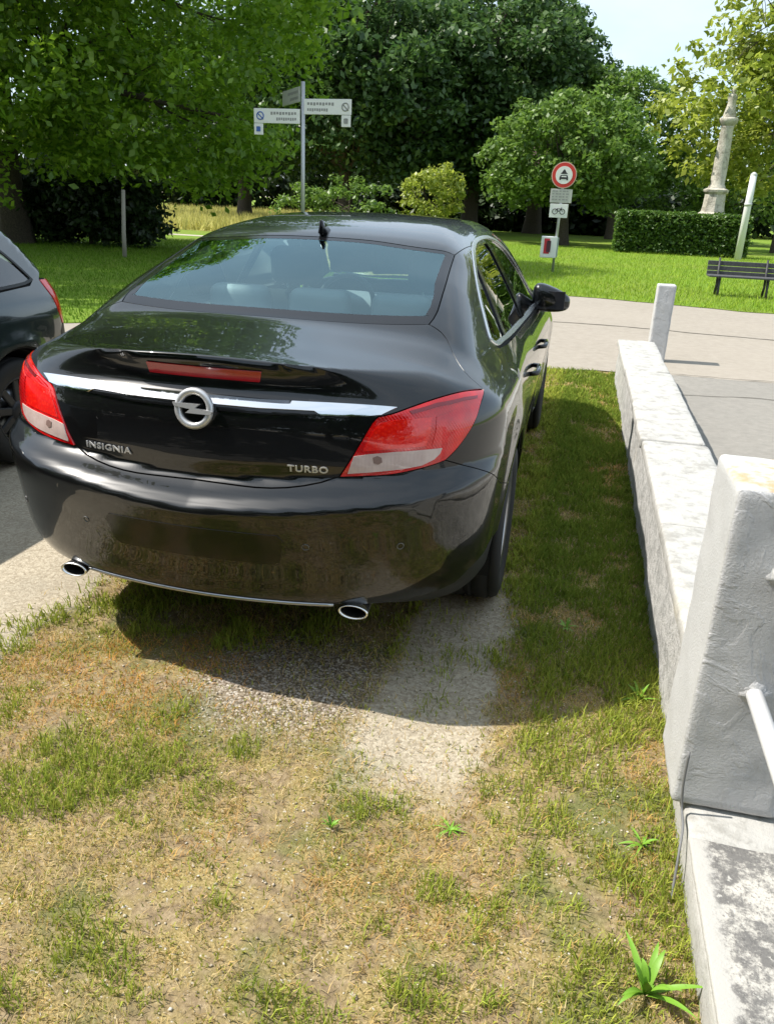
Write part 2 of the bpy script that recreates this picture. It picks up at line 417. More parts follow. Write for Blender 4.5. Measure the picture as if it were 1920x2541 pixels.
# --- outlines read off the photograph, dropped onto the body
L_top = S.pix([(1199, 966), (1149, 971), (1104, 982), (1059, 996), (1014, 1012), (975, 1026), (938, 1034)])
L_in = S.pix([(938, 1034), (924, 1048), (893, 1101), (866, 1146), (841, 1184)])
L_bot = S.pix([(841, 1184), (902, 1182), (969, 1178), (1037, 1164), (1081, 1151), (1104, 1142)])
L_out = S.pix([(1104, 1142), (1131, 1115), (1158, 1079), (1180, 1039), (1191, 1003), (1199, 966)])
seam = S.pix([(1064, 805), (1106, 838), (1131, 891), (1160, 931), (1199, 966)])
gl_side = S.pix([(1128, 633), (1113, 680), (1096, 737), (1080, 784), (1064, 805)])
gl_top = S.pix([(800, 590), (923, 597), (1031, 613), (1128, 633)])
if CAR_DEBUG:
    for n_, a_ in (('L_top', L_top), ('L_in', L_in), ('L_bot', L_bot), ('L_out', L_out), ('seam', seam), ('gl_side', gl_side), ('gl_top', gl_top)): print(n_, a_.round(3).tolist())
ARC, ARZ, ARR = 1.0, .345, .378
def arch(ya, t0, t1, n=16, r=ARR):
    t = np.radians(np.linspace(t0, t1, n)); return S.side(ya+r*np.cos(t), ARZ+r*np.sin(t))
def sd(*yz): a = np.array(yz, float); return S.side(a[:, 0], a[:, 1])
def tp(pts):
    """points on the top surface from x,y"""
    a = np.array(pts, float); O = np.stack([a[:, 0], a[:, 1], 0*a[:, 0]+.6], 1); return S.root(O, np.tile([0, 0, 1.], (len(a), 1)))
cat = np.concatenate
lidx = np.linspace(.449, 0, 10)
def rr(x, z):
    x = np.asarray(x, float); z = np.asarray(z, float); O = np.stack([x, 0*x+S.yc, z+0*x], 1); return S.root(O, np.tile([0, -1., 0], (len(x), 1)))
lid_bot = rr(lidx, .728+.045*(np.clip((lidx-.16)/.29, 0, 1))**2.2)
lid_bot[0] = L_in[-1]
_gx = np.linspace(seam[0, 0], 0, 16); gl_bot = tp(np.stack([_gx, .600+(seam[0, 1]-.600)*(_gx/seam[0, 0])**2.6], 1)); gl_bot[0] = seam[0]
gl_top_s = spl(cat([tp([(0, 1.262)]), gl_top[1:]]), 12)
gl_side_s = spl(gl_side, 10); seam_s = spl(seam, 12)
L_top, L_in, L_bot, L_out = spl(L_top, 18), spl(L_in, 12), spl(L_bot, 16), spl(L_out, 16)
bump_seam = sd((.725, .60), (.63, .625), (.50, .67), (.38, .735)); bump_seam = cat([bump_seam, L_bot[-1:]]); _q = spl(bump_seam[:, 1:], 26); bump_seam = cat([S.side(_q[:-1, 0], _q[:-1, 1]), L_bot[-1:]])
_bx = np.linspace(0, .80, 18); bump_bot = cat([rr(_bx, .338+.03*np.clip((_bx-.6)/.2, 0, 1)**1.5), sd((.34, .405), (.43, .425), (.52, .44), (.60, .45))])
rear_arc_up = arch(ARC, 163, 137, 12)
bumper_poly = half(cat([bump_bot, rear_arc_up, bump_seam[1:-1], L_bot[::-1], lid_bot[1:]]))
bumper, = S.panel('rear_bumper', 'rear', bumper_poly, M['paint'], car, step=.010, gap=.0015)
lid_poly = half(cat([gl_bot[::-1], seam_s[1:], L_top[1:], L_in[1:], lid_bot[1:]]))
boot, = S.panel('boot_lid', 'lid', lid_poly, M['paint'], car, step=.010)
# roof seam and windscreen
roof_seam = cat([gl_side_s[:1], tp([(.590, 1.55), (.600, 1.9), (.603, 2.3), (.597, 2.7), (.585, 3.0)])]); roof_seam = spl(roof_seam, 24)
ws_top = spl(tp([(.585, 3.0), (.45, 3.04), (.25, 3.07), (0, 3.08)]), 12)
S.panel('roof', 'sec', half(cat([gl_top_s, roof_seam[1:], ws_top[1:]])), M['paint'], car, step=.035)
ws_side = spl(tp([(.585, 3.0), (.63, 3.2), (.68, 3.45), (.72, 3.66)]), 10)
ws_bot = spl(tp([(.72, 3.66), (.62, 3.80), (.4, 3.90), (0, 3.94)]), 12)
ws_poly = half(cat([ws_top[::-1], ws_side[1:], ws_bot[1:]]))
S.panel('windscreen', 'sec', ws_poly, M['glass'], car, step=.05, back=False, gap=.001)
# rear window: black printed border and tinted pane
rg = half(cat([gl_top_s, gl_side_s[1:], gl_bot[1:]]))
rgi = S.unmap('sec', rg); scs = np.array(S.met['sec'])
rin = inset(densify(rgi*scs, .02), .032)
rin3 = S.surf('sec', rin/scs); rin3 = S.surf('sec', S.unmap('sec', rin3+np.array([0, .03, 0])*(1-sstep(.80, .98, rin3[:, 1]))[:, None]))
S.panel('rear_window_border', 'sec', rg, M['blackgloss'], car, step=.02, holes=[rin3], gap=.002, flange=.006, back=False, off=-.001)
S.panel('rear_window', 'sec', rin3, M['glass'], car, step=.03, gap=-.002, flange=.004, back=False, off=-.0015)
# side frame, doors, wings (right side mirrored to the left)
dlo_top = spl(sd((3.42, .985), (3.25, 1.085), (3.0, 1.235), (2.75, 1.345), (2.45, 1.398), (2.1, 1.412), (1.8, 1.402), (1.52, 1.362), (1.30, 1.290), (1.15, 1.205), (1.05, 1.115), (1.02, 1.068)), 40)
dlo_bot = spl(sd((1.02, 1.068), (1.06, 1.045), (1.25, 1.035), (1.5, 1.025), (2.2, 1.005), (2.8, .99), (3.25, .98), (3.42, .985)), 30)
belt = lambda y: np.interp(y, [1.06, 1.25, 1.5, 2.2, 2.8, 3.25], [1.045, 1.035, 1.025, 1.005, .99, .98])-.012
DR = [(1.465, belt(1.465)), (1.50, .90), (1.46, .75), (1.38, .63)]
door_rear = cat([spl(sd(*DR), 10), arch(ARC, 35, 33, 2, ARR+.01)[:1]])
qframe = cat([L_out, seam_s[::-1][1:], gl_side_s[::-1][1:], roof_seam[1:], ws_side[1:], sd((3.66, .985), (3.44, .968)), sd((3.44, .968)), dlo_top[1:], sd((1.06, 1.035), (1.25, 1.022)), door_rear, arch(ARC, 33, 137, 26), bump_seam[1:-1]])
S.panel('side_frame', 'sec', qframe, M['paint'], car, step=.022, gap=.0015, mirror=True)
bl = lambda a, b, n=8: [(y, belt(y)) for y in np.linspace(a, b, n)]
rd = cat([door_rear[::-1], sd(*bl(1.465, 2.19)), sd((2.205, .7), (2.20, .26), (1.48, .26)), arch(ARC, -12, 30, 10, ARR+.02)])
for d in S.panel('rear_door', 'sec', rd, M['paint'], car, step=.03, mirror=True): pass
fd = cat([sd(*bl(2.19, 3.22, 10)), sd((3.27, .75), (3.30, .5), (3.28, .26), (2.20, .26), (2.205, .7))])
S.panel('front_door', 'sec', fd, M['paint'], car, step=.035, mirror=True)
hood_side = spl(tp([(.70, 3.74), (.735, 3.95), (.74, 4.15), (.71, 4.4), (.62, 4.60)]), 14)
wing = cat([sd((3.22, .966), (3.44, .955), (3.64, .975)), hood_side[1:], sd((4.42, .74), (4.36, .6)), arch(3.82, 40, 178, 26), sd((3.43, .26), (3.28, .26), (3.30, .5), (3.27, .75))])
S.panel('front_wing', 'sec', wing, M['paint'], car, step=.03, mirror=True)
hood_front = spl(tp([(.62, 4.60), (.4, 4.66), (.2, 4.69), (0, 4.70)]), 8)
S.panel('bonnet', 'sec', half(cat([tp([(0, 3.97), (.4, 3.93), (.66, 3.80)]), hood_side, hood_front[1:]])), M['paint'], car, step=.05)
fb = half(cat([S.surf('front', np.stack([np.linspace(0, .9, 10), 0*np.linspace(0, .9, 10)+.22], 1)), sd((4.25, .24), (4.19, .26)), arch(3.82, -8, 38, 8), sd((4.42, .74)), hood_side[-1:], hood_front[1:]]))
S.panel('front_bumper', 'front', fb, M['paint'], car, step=.05)
# sills, windows, trim
for d in S.panel('sill', 'sec', sd(*([(y, .255) for y in np.linspace(1.40, 3.42, 12)]+[(y, .178) for y in np.linspace(3.42, 1.40, 12)])), M['blackplastic'], car, step=.05, mirror=True): pass
ring = cat([dlo_top, dlo_bot[1:-1]])
rq = S.unmap('sec', ring)*scs; rqi = inset(densify(rq, .03), .017)
ring_in = S.surf('sec', rqi/scs)
S.panel('window_chrome_frame', 'sec', ring, M['satinchrome'], car, step=.03, holes=[ring_in], gap=0, flange=.008, back=False, off=.004, mirror=True)
def clip(poly, ya, yb, sl=0.):
    """side-window piece between two slanted lines"""
    a = S.unmap('sec', poly)*scs; a = densify(a, .02); z3 = S.surf('sec', a/scs)
    yv = z3[:, 1]-sl*(z3[:, 2]-1.0); k = (yv > ya) & (yv < yb); return z3[k]
def window(name, ya, yb, sl):
    p = clip(ring_in, ya, yb, sl); c = p.mean(0); a = np.arctan2((p[:, 2]-c[2])*3, p[:, 1]-c[1]); p = p[np.argsort(a)]
    S.panel(name, 'sec', p, M['sideglass'], car, step=.05, gap=-.004, flange=.004, back=False, off=-.006, mirror=True)
window('quarter_window', .9, 1.32, .35); window('rear_side_window', 1.37, 2.14, -.05); window('front_side_window', 2.25, 3.5, -.05)
for nm, yy, sl, w in (('window_divider', 1.345, .35, .03), ('centre_pillar', 2.195, -.05, .06)):
    zz = np.linspace(1.0, 1.42, 8); top_z = np.interp(yy+sl*.36, dlo_top[::-1, 1], dlo_top[::-1, 2])-.012; bz = belt(yy)+.028
    zz = np.linspace(bz, top_z, 8); yv = yy+sl*(zz-1.0)
    S.panel(nm, 'sec', cat([S.side(yv-w, zz), S.side(yv[::-1]+w, zz[::-1])]), M['blackgloss'], car, step=.03, gap=0, flange=.006, back=False, off=.001, mirror=True)
# tail lights
lt = cat([L_top[:-1], L_in[:-1], L_bot[:-1], L_out[:-1]])
lights = S.panel('tail_light', 'rear', lt, M['red'], car, step=.014, gap=.0025, flange=.02, back=True, off=.003, mirror=True, backmat=M['gap'])
def on_light(name, px, mat, off, step=.012):
    P = S.pix(px)
    for o, lamp in zip(S.panel(name, 'rear', P, mat, None, step=step, gap=0, flange=.004, back=False, off=off, mirror=True), lights): o.parent = lamp
zz2 = lambda pts: [(700+a*.4488, 500+b*.4488) for a, b in pts]
on_light('reversing_lens', zz2([(395, 1408), (480, 1396), (620, 1384), (760, 1374), (880, 1362), (868, 1392), (835, 1425), (770, 1456), (660, 1478), (520, 1492), (362, 1503)]), M['lens'], .0055)
on_light('brake_lens', zz2([(530, 1225), (640, 1208), (825, 1192), (815, 1280), (790, 1352), (620, 1366), (445, 1380), (480, 1310)]), M['redbright'], .0048)
on_light('indicator_lens', zz2([(850, 1190), (960, 1150), (1060, 1105), (1060, 1150), (1030, 1230), (985, 1300), (920, 1340), (825, 1348), (845, 1270)]), M['red'], .0048)
on_light('dark_divider', zz2([(700, 1160), (850, 1115), (1000, 1085), (1075, 1075), (1072, 1090), (1000, 1103), (860, 1135), (715, 1176)]), M['reddark'], .0055)
on_light('bulb_socket', zz2([(500, 1415), (525, 1405), (548, 1415), (552, 1440), (530, 1452), (505, 1445)]), M['lensdark'], .007, .006)
# chrome strip across the lid, its lower handle lip with the dark reflection painted black, lettering, emblem, high brake light
cb_top = S.pix([(985, 1011), (920, 1006), (850, 1002), (760, 998), (700, 995), (640, 992)]); cb_top = cat([cb_top, rr([0], [cb_top[-1, 2]])])
cb_bot = S.pix([(945, 1030), (910, 1033), (850, 1033), (797, 1031), (780, 1021), (700, 1017), (640, 1014)]); cb_bot = cat([cb_bot, rr([0], [cb_bot[-1, 2]])])
bar, = S.panel('chrome_strip', 'lid', half(cat([cb_top[::-1], cb_bot])), M['chrome'], boot, step=.01, gap=0, flange=.01, back=False,
               offf=lambda P: .004+.004*np.sin(np.clip((P[:, 2]-.94)/.03, 0, 1)*np.pi))
hl_b = cb_bot[3:].copy(); hl_b2 = S.pix([(792, 1033), (700, 1031), (640, 1029)]); hl_b2 = cat([hl_b2, rr([0], [hl_b2[-1, 2]])])
S.panel('handle_lip', 'lid', half(cat([cb_bot[4:][::-1]-np.array([0, 0, .0015]), hl_b2])), M['blackgloss'], boot, step=.01, gap=.001, flange=.01, back=False, off=.004)
S.panel('high_brake_light', 'lid', cat([rr(np.linspace(-.19, .19, 14), 1.068+0*np.linspace(0, 1, 14)), rr(np.linspace(.182, -.182, 14), 1.034+0*np.linspace(0, 1, 14))]), plain('high_brake_red', (.42, .004, .008), .15, Coat_Weight=1.0), boot, step=.012, gap=0, flange=.008, back=False, off=.005)
def frame_at(P):
    """local frame on the tail at a point: right, up, out"""
    n = S.normal(np.array([P]))[0]; up = np.array([0, 0, 1.])-n*n[2]; up /= np.linalg.norm(up); rt = np.cross(up, n); return rt, up, n
M['silver'] = plain('badge_silver', (.62, .62, .63), .3, .55)
def lettering(name, txt, pa, pb, h):
    A, B = S.pix([pa, pb]); c = (A+B)/2; c = rr([c[0]], [c[2]])[0]; rt, up, n = frame_at(c)
    rt = (B-A)/np.linalg.norm(B-A); up = up-rt*np.dot(up, rt); up /= np.linalg.norm(up); n = np.cross(rt, up)
    cu = bpy.data.curves.new(name, 'FONT'); cu.body = txt; cu.align_x = 'CENTER'; cu.align_y = 'CENTER'; cu.extrude = .06; cu.offset = .022; cu.space_character = 1.12; cu.resolution_u = 3
    tmp = bpy.data.objects.new(name, cu); COL.objects.link(tmp); dg = bpy.context.evaluated_depsgraph_get(); me = bpy.data.meshes.new_from_object(tmp.evaluated_get(dg))
    bpy.data.objects.remove(tmp)
    co = np.empty(len(me.vertices)*3); me.vertices.foreach_get('co', co); co = co.reshape(-1, 3)
    sx = np.linalg.norm(B-A)/(co[:, 0].max()-co[:, 0].min()); sy = h/(co[:, 1].max()-co[:, 1].min())
    X = co[:, 0]*sx; Y = co[:, 1]*sy; Zz = co[:, 2]*.03
    P = c+X[:, None]*rt+Y[:, None]*up
    # lay every letter onto the curved lid
    Q = rr(P[:, 0], P[:, 2]); P = Q+n*(.0035+Zz[:, None])
    me.vertices.foreach_set('co', P.ravel()); me.materials.clear(); return link(name, me, M['silver'], boot)
lettering('lettering', 'INSIGNIA', (217, 1100), (327, 1119), .021)
lettering('lettering', 'TURBO', (714, 1161), (815, 1167), .021)
# emblem: ring with a lightning bolt lying across it
lc = S.pix([(488, 1013)])[0]; lc = rr([0], [lc[2]])[0]; rt, up, n = frame_at(lc); n = np.array([0, -.985, .17]); up = np.array([0, .17, .985]); rt = np.array([1., 0, 0])
lc = lc+n*.012
emb = empty('emblem', parent=boot)
a = np.linspace(0, 2*np.pi, 48, endpoint=False); rO = .0525
V, Fc = tube_mesh(lc+np.cos(a)[:, None]*rt*rO+np.sin(a)[:, None]*up*rO, .0112, 10, closed=True); mesh_np('ring', V, Fc, M['silver'], emb, True)
bp = np.array([(-.070, .006), (-.062, .014), (.012, .014), (-.004, .001), (.070, -.006), (.062, -.014), (-.014, -.014), (.004, -.001)])*1.0
bp = np.array([(-.066, .0145), (.022, .0145), (.008, .002), (.066, -.0035), (.060, -.0145), (-.022, -.0145), (-.008, -.002), (-.060, .0035)])
Vb = [lc+rt*x+up*y+n*d for d in (.013, .002) for x, y in bp]; nb = len(bp)
mesh_np('bolt', Vb, [tuple(range(nb))[::-1], tuple(range(nb, 2*nb))]+[(i, (i+1) % nb, nb+(i+1) % nb, nb+i) for i in range(nb)], M['silver'], emb)
dk = [lc+n*(-.004)]+[lc+n*(-.004)+np.cos(t)*rt*.056+np.sin(t)*up*.056 for t in a]
mesh_np('disc', dk, [(0, 1+i, 1+(i+1) % 48) for i in range(48)], M['blackgloss'], emb)
# bumper details: plate recess, parking sensors, side fin
pr = [(x, z) for x, z in [(-.285, .598), (.285, .598), (.30, .58), (.285, .50), (.265, .485), (-.265, .485), (-.285, .50), (-.30, .58)]]
px_ = np.array(pr); S.panel('number_plate_recess', 'rear', rr(px_[:, 0], px_[:, 1]), plain('plate_recess', (.004, .004, .004), .14), bumper, step=.02, gap=0, flange=.003, back=False, off=.0016)
for p in ((67, 1238), (215, 1288), (758, 1358), (993, 1355)):
    P = S.pix([p])[0]; rt_, up_, n_ = frame_at(P); c8 = np.linspace(0, 2*np.pi, 18, endpoint=False)
    V, Fc = tube_mesh(P+n_*.0005+np.cos(c8)[:, None]*rt_*.0105+np.sin(c8)[:, None]*up_*.0105, .0016, 6, closed=True)
    mesh_np('parking_sensor', V, Fc, plain('sensor_ring', (.12, .12, .12), .4), bumper, True)
    break_ = None
_xs = np.linspace(-.44, .44, 41); _p = rr(_xs, .336+0*_xs); tube('lip_glint_strip', _p+np.array([0, -.001, 0]), .0065, M['alloy'], bumper, 8)  # silver tube stands in for the sky glint along the black lower lip
lv = cat([rr(np.linspace(.58, .80, 8), .345+.03*np.clip((np.linspace(.58, .80, 8)-.6)/.2, 0, 1)**1.5), sd((.34, .415), (.43, .435), (.52, .45), (.60, .46), (.62, .33), (.50, .29), (.40, .275)), rr([.78, .70, .62], [.275, .285, .31])])
S.panel('lower_valance', 'rear', lv, M['blackplastic'], car, step=.03, gap=0, flange=.01, back=False, off=-.012, mirror=True)
# exhaust tips: flat ovals under the bumper
for sx in (-1, 1):
    c = np.array([sx*.506, .085, .320]); a = np.linspace(0, 2*np.pi, 36, endpoint=False); prof = [(.30, .80), (.02, .94), (-.012, 1.04), (-.020, 1.02), (-.020, .93), (-.006, .88), (.14, .84)]
    V = np.concatenate([np.stack([c[0]+np.cos(a)*.048*s_, 0*a+c[1]+d, c[2]+np.sin(a)*.0235*s_+(d if d < 0 else 0)*.0], 1) for d, s_ in prof]); nn = 36
    Fc = [(i*nn+k_, i*nn+(k_+1) % nn, (i+1)*nn+(k_+1) % nn, (i+1)*nn+k_) for i in range(len(prof)-1) for k_ in range(nn)]+[tuple(6*nn+k_ for k_ in range(nn))]
    mi = [0]*(5*nn)+[1]*(nn+1)
    mesh_np('exhaust_tip', V, Fc, [M['satinchrome'], M['gap']], car, True, matidx=mi)
# wheels
def lathe(prof, n, c, axis='x'):
    a = np.linspace(0, 2*np.pi, n, endpoint=False); V = []
    for d, r_ in prof: V.append(np.stack([0*a+d, np.cos(a)*r_, np.sin(a)*r_], 1))
    V = np.concatenate(V)+np.array(c); Fc = [(i*n+k_, i*n+(k_+1) % n, (i+1)*n+(k_+1) % n, (i+1)*n+k_) for i in range(len(prof)-1) for k_ in range(n)]
    return V, Fc
def wheel(parent, loc, sx, mt_rim, r=.338, w=.112, ns=7, rr_=.222):
    wh = empty('wheel', loc, 0, parent); wh.rotation_euler = (0, 0, 0 if sx > 0 else math.pi)
    prof = [(-w*.86, rr_), (-w, r*.74), (-w*1.02, r*.86), (-w*.93, r*.95), (-w*.72, r*.992), (-w*.70, r*.975), (-w*.64, r*.975), (-w*.62, r), (-w*.2, r), (-w*.18, r*.978), (-w*.10, r*.978), (-w*.08, r), (w*.08, r), (w*.10, r*.978), (w*.18, r*.978), (w*.2, r), (w*.62, r), (w*.64, r*.975), (w*.70, r*.975), (w*.72, r*.992), (w*.93, r*.95), (w*1.02, r*.86), (w, r*.74), (w*.86, rr_)]
    V, Fc = lathe(prof, 56, (0, 0, 0)); mesh_np('tyre', V, Fc, M['rubber'], wh, True)
    V, Fc = lathe([(-w*.86, rr_), (-w*.80, rr_*.93), (w*.4, rr_*.90), (w*.80, rr_*.93), (w*.9, rr_*1.0), (w*.86, rr_*1.02)], 48, (0, 0, 0)); rim = mesh_np('rim', V, Fc, mt_rim, wh, True)
    bm = bmesh.new()
    for i in range(ns):
        Mx = Matrix.Rotation(2*math.pi*i/ns, 4, 'X'); bm_box(bm, (w*.52, -.024, .03), (w*.74, .024, rr_*.95), .008, 2, Mx)
    bm_link('spokes', bm, mt_rim, wh)
    V, Fc = lathe([(w*.45, .075), (w*.78, .062), (w*.86, .035), (w*.87, .0)], 24, (0, 0, 0)); mesh_np('hub', V, Fc, mt_rim, wh, True)
    V, Fc = lathe([(-.01, .15), (.012, .15), (.012, .03)], 32, (0, 0, 0)); mesh_np('brake_disc', V, Fc, M['alloy'], wh, True)
    return wh
for ya in (1.0, 3.82):
    for sx in (1, -1): wheel(car, (sx*.797, ya, .338), sx, M['alloy'], w=.120)
    for sx in (1, -1):   # wheel housing
        t = np.linspace(-.25, math.pi+.25, 22); V = np.concatenate([np.stack([0*t+sx*xx, ya+np.cos(t)*.392, ARZ+np.sin(t)*.392], 1) for xx in (.45, .885)])
        n_ = 22; Fc = [(i, i+1, n_+i+1, n_+i) for i in range(n_-1)]+[tuple(range(n_))]
        mesh_np('wheel_housing', V, Fc, M['gap'], car)
# floor pan, cabin
box('underbody', (-.62, .45, .20), (.62, 4.5, .26), M['gap'], car)
box('boot_floor', (-.60, .30, .30), (.60, 1.0, .60), M['gap'], car)
box('parcel_shelf', (-.60, .66, 1.010), (.60, 1.22, 1.045), M['cabin'], car, .015)
box('dashboard', (-.70, 3.05, .62), (.70, 3.62, .95), M['cabin'], car, .08, 3, True)
box('door_lining', (.74, 1.5, .3), (.78, 3.3, .93), M['cabin'], car, .02); box('door_lining', (-.78, 1.5, .3), (-.74, 3.3, .93), M['cabin'], car, .02)
def seat_part(name, lo, hi, mat, bev, tilt=0., piv=None, parent=None):
    Mx = None
    if tilt: Mx = Matrix.Translation(piv) @ Matrix.Rotation(tilt, 4, 'X') @ Matrix.Translation(-Vector(piv))
    return box(name, lo, hi, mat, parent or car, bev, 4, True, Mx)
M['cabindark'] = plain('dark_cloth', (.035, .037, .04), .9)
rs = empty('rear_seat', (0, 0, 0), 0, car)
seat_part('cushion', (-.62, 1.42, .40), (.62, 1.98, .58), M['cloth'], .06, parent=rs)
seat_part('backrest', (-.62, 1.24, .5), (.62, 1.42, 1.03), M['cloth'], .06, R(-0), (0, 1.3, .5), rs)
for x in (-.37, 0, .37): seat_part('headrest', (x-.135, 1.20, 1.05), (x+.135, 1.32, 1.195), M['leather'], .045, parent=rs)
for x in (-.37, .37):
    fs = empty('front_seat', (0, 0, 0), 0, car)
    seat_part('cushion', (x-.26, 2.25, .38), (x+.26, 2.8, .55), M['cloth'], .06, parent=fs)
    seat_part('backrest', (x-.25, 2.12, .5), (x+.25, 2.27, 1.12), M['cabindark'], .07, R(14), (x, 2.25, .5), fs)
    seat_part('headrest', (x-.14, 1.95, 1.13), (x+.14, 2.07, 1.32), M['cabindark'], .05, R(6), (x, 2.0, 1.2), fs)
    for dx in (-.06, .06): tube('headrest_post', [(x+dx, 2.04, 1.0), (x+dx, 2.01, 1.18)], .006, M['chrome'], fs, 6)
a = np.linspace(0, 2*np.pi, 32, endpoint=False)
V, Fc = tube_mesh(np.stack([-.37+np.cos(a)*.185, 2.93+np.sin(a)*.07, .93+np.sin(a)*.17], 1), .016, 8, closed=True); mesh_np('steering_wheel', V, Fc, M['cabin'], car, True)
# aerial fin, mirrors, door handles
ab = tp([(0, 1.30)])[0]
V = [ab+np.array(p) for p in [(-.014, -.040, -.004), (.014, -.040, -.004), (.020, .10, -.004), (-.020, .10, -.004), (-.0042, -.046, .054), (.0042, -.046, .054), (.0048, -.022, .056), (-.0048, -.022, .056)]]
bm = bmesh.new(); vs = [bm.verts.new(v) for v in V]
for f in [(0, 3, 2, 1), (4, 5, 6, 7), (0, 1, 5, 4), (1, 2, 6, 5), (2, 3, 7, 6), (3, 0, 4, 7)]: bm.faces.new([vs[i] for i in f])
bmesh.ops.bevel(bm, geom=bm.edges[:], offset=.005, segments=2, affect='EDGES'); bm_link('aerial_fin', bm, M['blackgloss'], car, True)
for sx in (1, -1):
    mir = empty('door_mirror', (0, 0, 0), 0, car)
    # egg-shaped housing: superellipsoid
    u = np.linspace(-np.pi/2, np.pi/2, 14); v = np.linspace(-np.pi, np.pi, 24, endpoint=False); VV = []
    pw = lambda c_, e: np.sign(c_)*np.abs(c_)**e
    for uu in u:
        cx = pw(np.cos(uu), .6); X = pw(np.sin(uu), .7)*.118
        tz = 1-.30*(X/.118) ; ty = 1-.22*(X/.118)
        VV.append(np.stack([0*v+X, pw(np.cos(v), .75)*cx*.062*ty, pw(np.sin(v), .75)*cx*.078*tz-.018*(X/.118)], 1))
    VV = np.concatenate(VV)*np.array([sx, 1, 1])+np.array([sx*.925, 3.10, 1.025]); nv = 24
    Fc = [(i*nv+k_, i*nv+(k_+1) % nv, (i+1)*nv+(k_+1) % nv, (i+1)*nv+k_) for i in range(13) for k_ in range(nv)]
    mesh_np('housing', VV, Fc, M['paint'], mir, True)
    rim_ = 3.10-.052
    box('mirror_glass', (min(sx*.83, sx*1.01), rim_-.006, .968), (max(sx*.83, sx*1.01), rim_-.001, 1.080), plain('mirror_dark', (.03, .03, .033), .04), mir, .002)
    tube('stalk', [(sx*.76, 3.16, .985), (sx*.82, 3.14, .985), (sx*.87, 3.12, 1.0)], [.034, .026, .03], M['blackplastic'], mir, 10)
for yh in (1.58, 2.36):
    for sx in (1, -1):
        P = S.side([yh], [.845])[0]; P[0] *= sx; o = sx*.03
        tube('door_handle', [P+np.array([0, -.015, 0]), P+np.array([o, 0, .004]), P+np.array([o*1.1, .09, .008]), P+np.array([o, .17, .006]), P+np.array([0, .19, .004])], [.011, .012, .013, .012, .011], M['paint'], car, 8)
# head lights on the nose
hp = cat([S.surf('front', np.stack([np.radians([28, 40, 52, 60]), np.array([.72, .76, .80, .81])], 1)), S.surf('front', np.stack([np.radians([62, 52, 40, 30]), np.array([.70, .66, .63, .62])], 1))])
S.panel('headlight', 'front', hp, M['lens'], car, step=.03, gap=0, flange=.006, back=False, off=.004, mirror=True)
# ================================================================== GROUND, ROAD, WALL
def vnoise(x, y, scale, seed=0, oct=3):
    """smooth value noise, ~0..1"""
    g = np.random.default_rng(seed).random((64, 64)); out = 0; amp = 1; tot = 0; x = np.asarray(x)/scale; y = np.asarray(y)/scale
    for o in range(oct):
        xi = np.floor(x).astype(int); yi = np.floor(y).astype(int); fx = x-xi; fy = y-yi; fx = fx*fx*(3-2*fx); fy = fy*fy*(3-2*fy)
        a = g[xi % 64, yi % 64]; b_ = g[(xi+1) % 64, yi % 64]; c = g[xi % 64, (yi+1) % 64]; d = g[(xi+1) % 64, (yi+1) % 64]
        out = out+amp*((a*(1-fx)+b_*fx)*(1-fy)+(c*(1-fx)+d*fx)*fy); tot += amp; amp *= .5; x = x*2.03+17; y = y*2.03+5
    return out/tot
def struct(o): o['kind'] = 'structure'; return o
def sheet(name, pts, z, mat):
    bm = bmesh.new(); f = bm.faces.new([bm.verts.new((x, y, z)) for x, y in pts]); bmesh.ops.triangulate(bm, faces=[f])
    return struct(bm_link(name, bm, mat))
# dry verge soil with sandy wheel track
b = MB('verge_soil')
n1 = b.noise(3.2, 5, .6); n2 = b.noise(38, 6, .7); n3 = b.noise(160, 4, .7); n4 = b.noise(11, 4, .6)
soil = b.ramp(n2, [(.25, (.10, .072, .042)), (.5, (.25, .185, .108)), (.75, (.47, .37, .23))])
straw = b.ramp(n3, [(.3, (.14, .11, .04)), (.55, (.34, .26, .11)), (.8, (.60, .50, .28))])
c = b.mix(b.gray(n4, .38, .62), soil, straw)
grn = b.ramp(n3, [(.3, (.055, .075, .018)), (.7, (.17, .20, .06))])
c = b.mix(b.gray(b.noise(2.1, 4, .6, 0., None), .50, .64, 0., .75), c, grn)
# wheel track : pale trodden sand, behind the right wheel
sx_ = b.n('ShaderNodeSeparateXYZ'); b.l(b.pos, sx_.inputs[0])
wob = b.math('ADD', b.math('MULTIPLY', b.math('SUBTRACT', b.noise(5, 4, .7), .5), .24), b.math('MULTIPLY', b.math('SUBTRACT', b.noise(28, 4, .7), .5), .16))
xx = b.math('ADD', b.math('ADD', sx_.outputs[0], wob), b.math('MULTIPLY', sx_.outputs[1], -.03)); dx = b.math('ABSOLUTE', b.math('SUBTRACT', xx, .775))
yy = b.math('ADD', sx_.outputs[1], b.math('MULTIPLY', wob, 1.4))
track = b.math('MULTIPLY', b.math('MULTIPLY', b.gray(dx, .235, .15), b.gray(yy, -.46, -.16)), b.gray(sx_.outputs[1], 1.3, .8))
vg = b.n('ShaderNodeTexVoronoi'); vg.inputs['Scale'].default_value = 105; b.l(b.pos, vg.inputs['Vector']); vsep = b.n('ShaderNodeSeparateColor'); b.l(vg.outputs['Color'], vsep.inputs[0]); cell = vsep.outputs[0]; vdist = vg.outputs['Distance']
sand = b.ramp(b.math('ADD', b.math('MULTIPLY', n3, .65), b.math('MULTIPLY', cell, .35)), [(.25, (.28, .235, .17)), (.5, (.42, .36, .27)), (.75, (.54, .48, .37))])
speck = b.gray(b.noise(330, 2, .5), .66, .72); sand = b.mix(speck, sand, (.16, .13, .10))
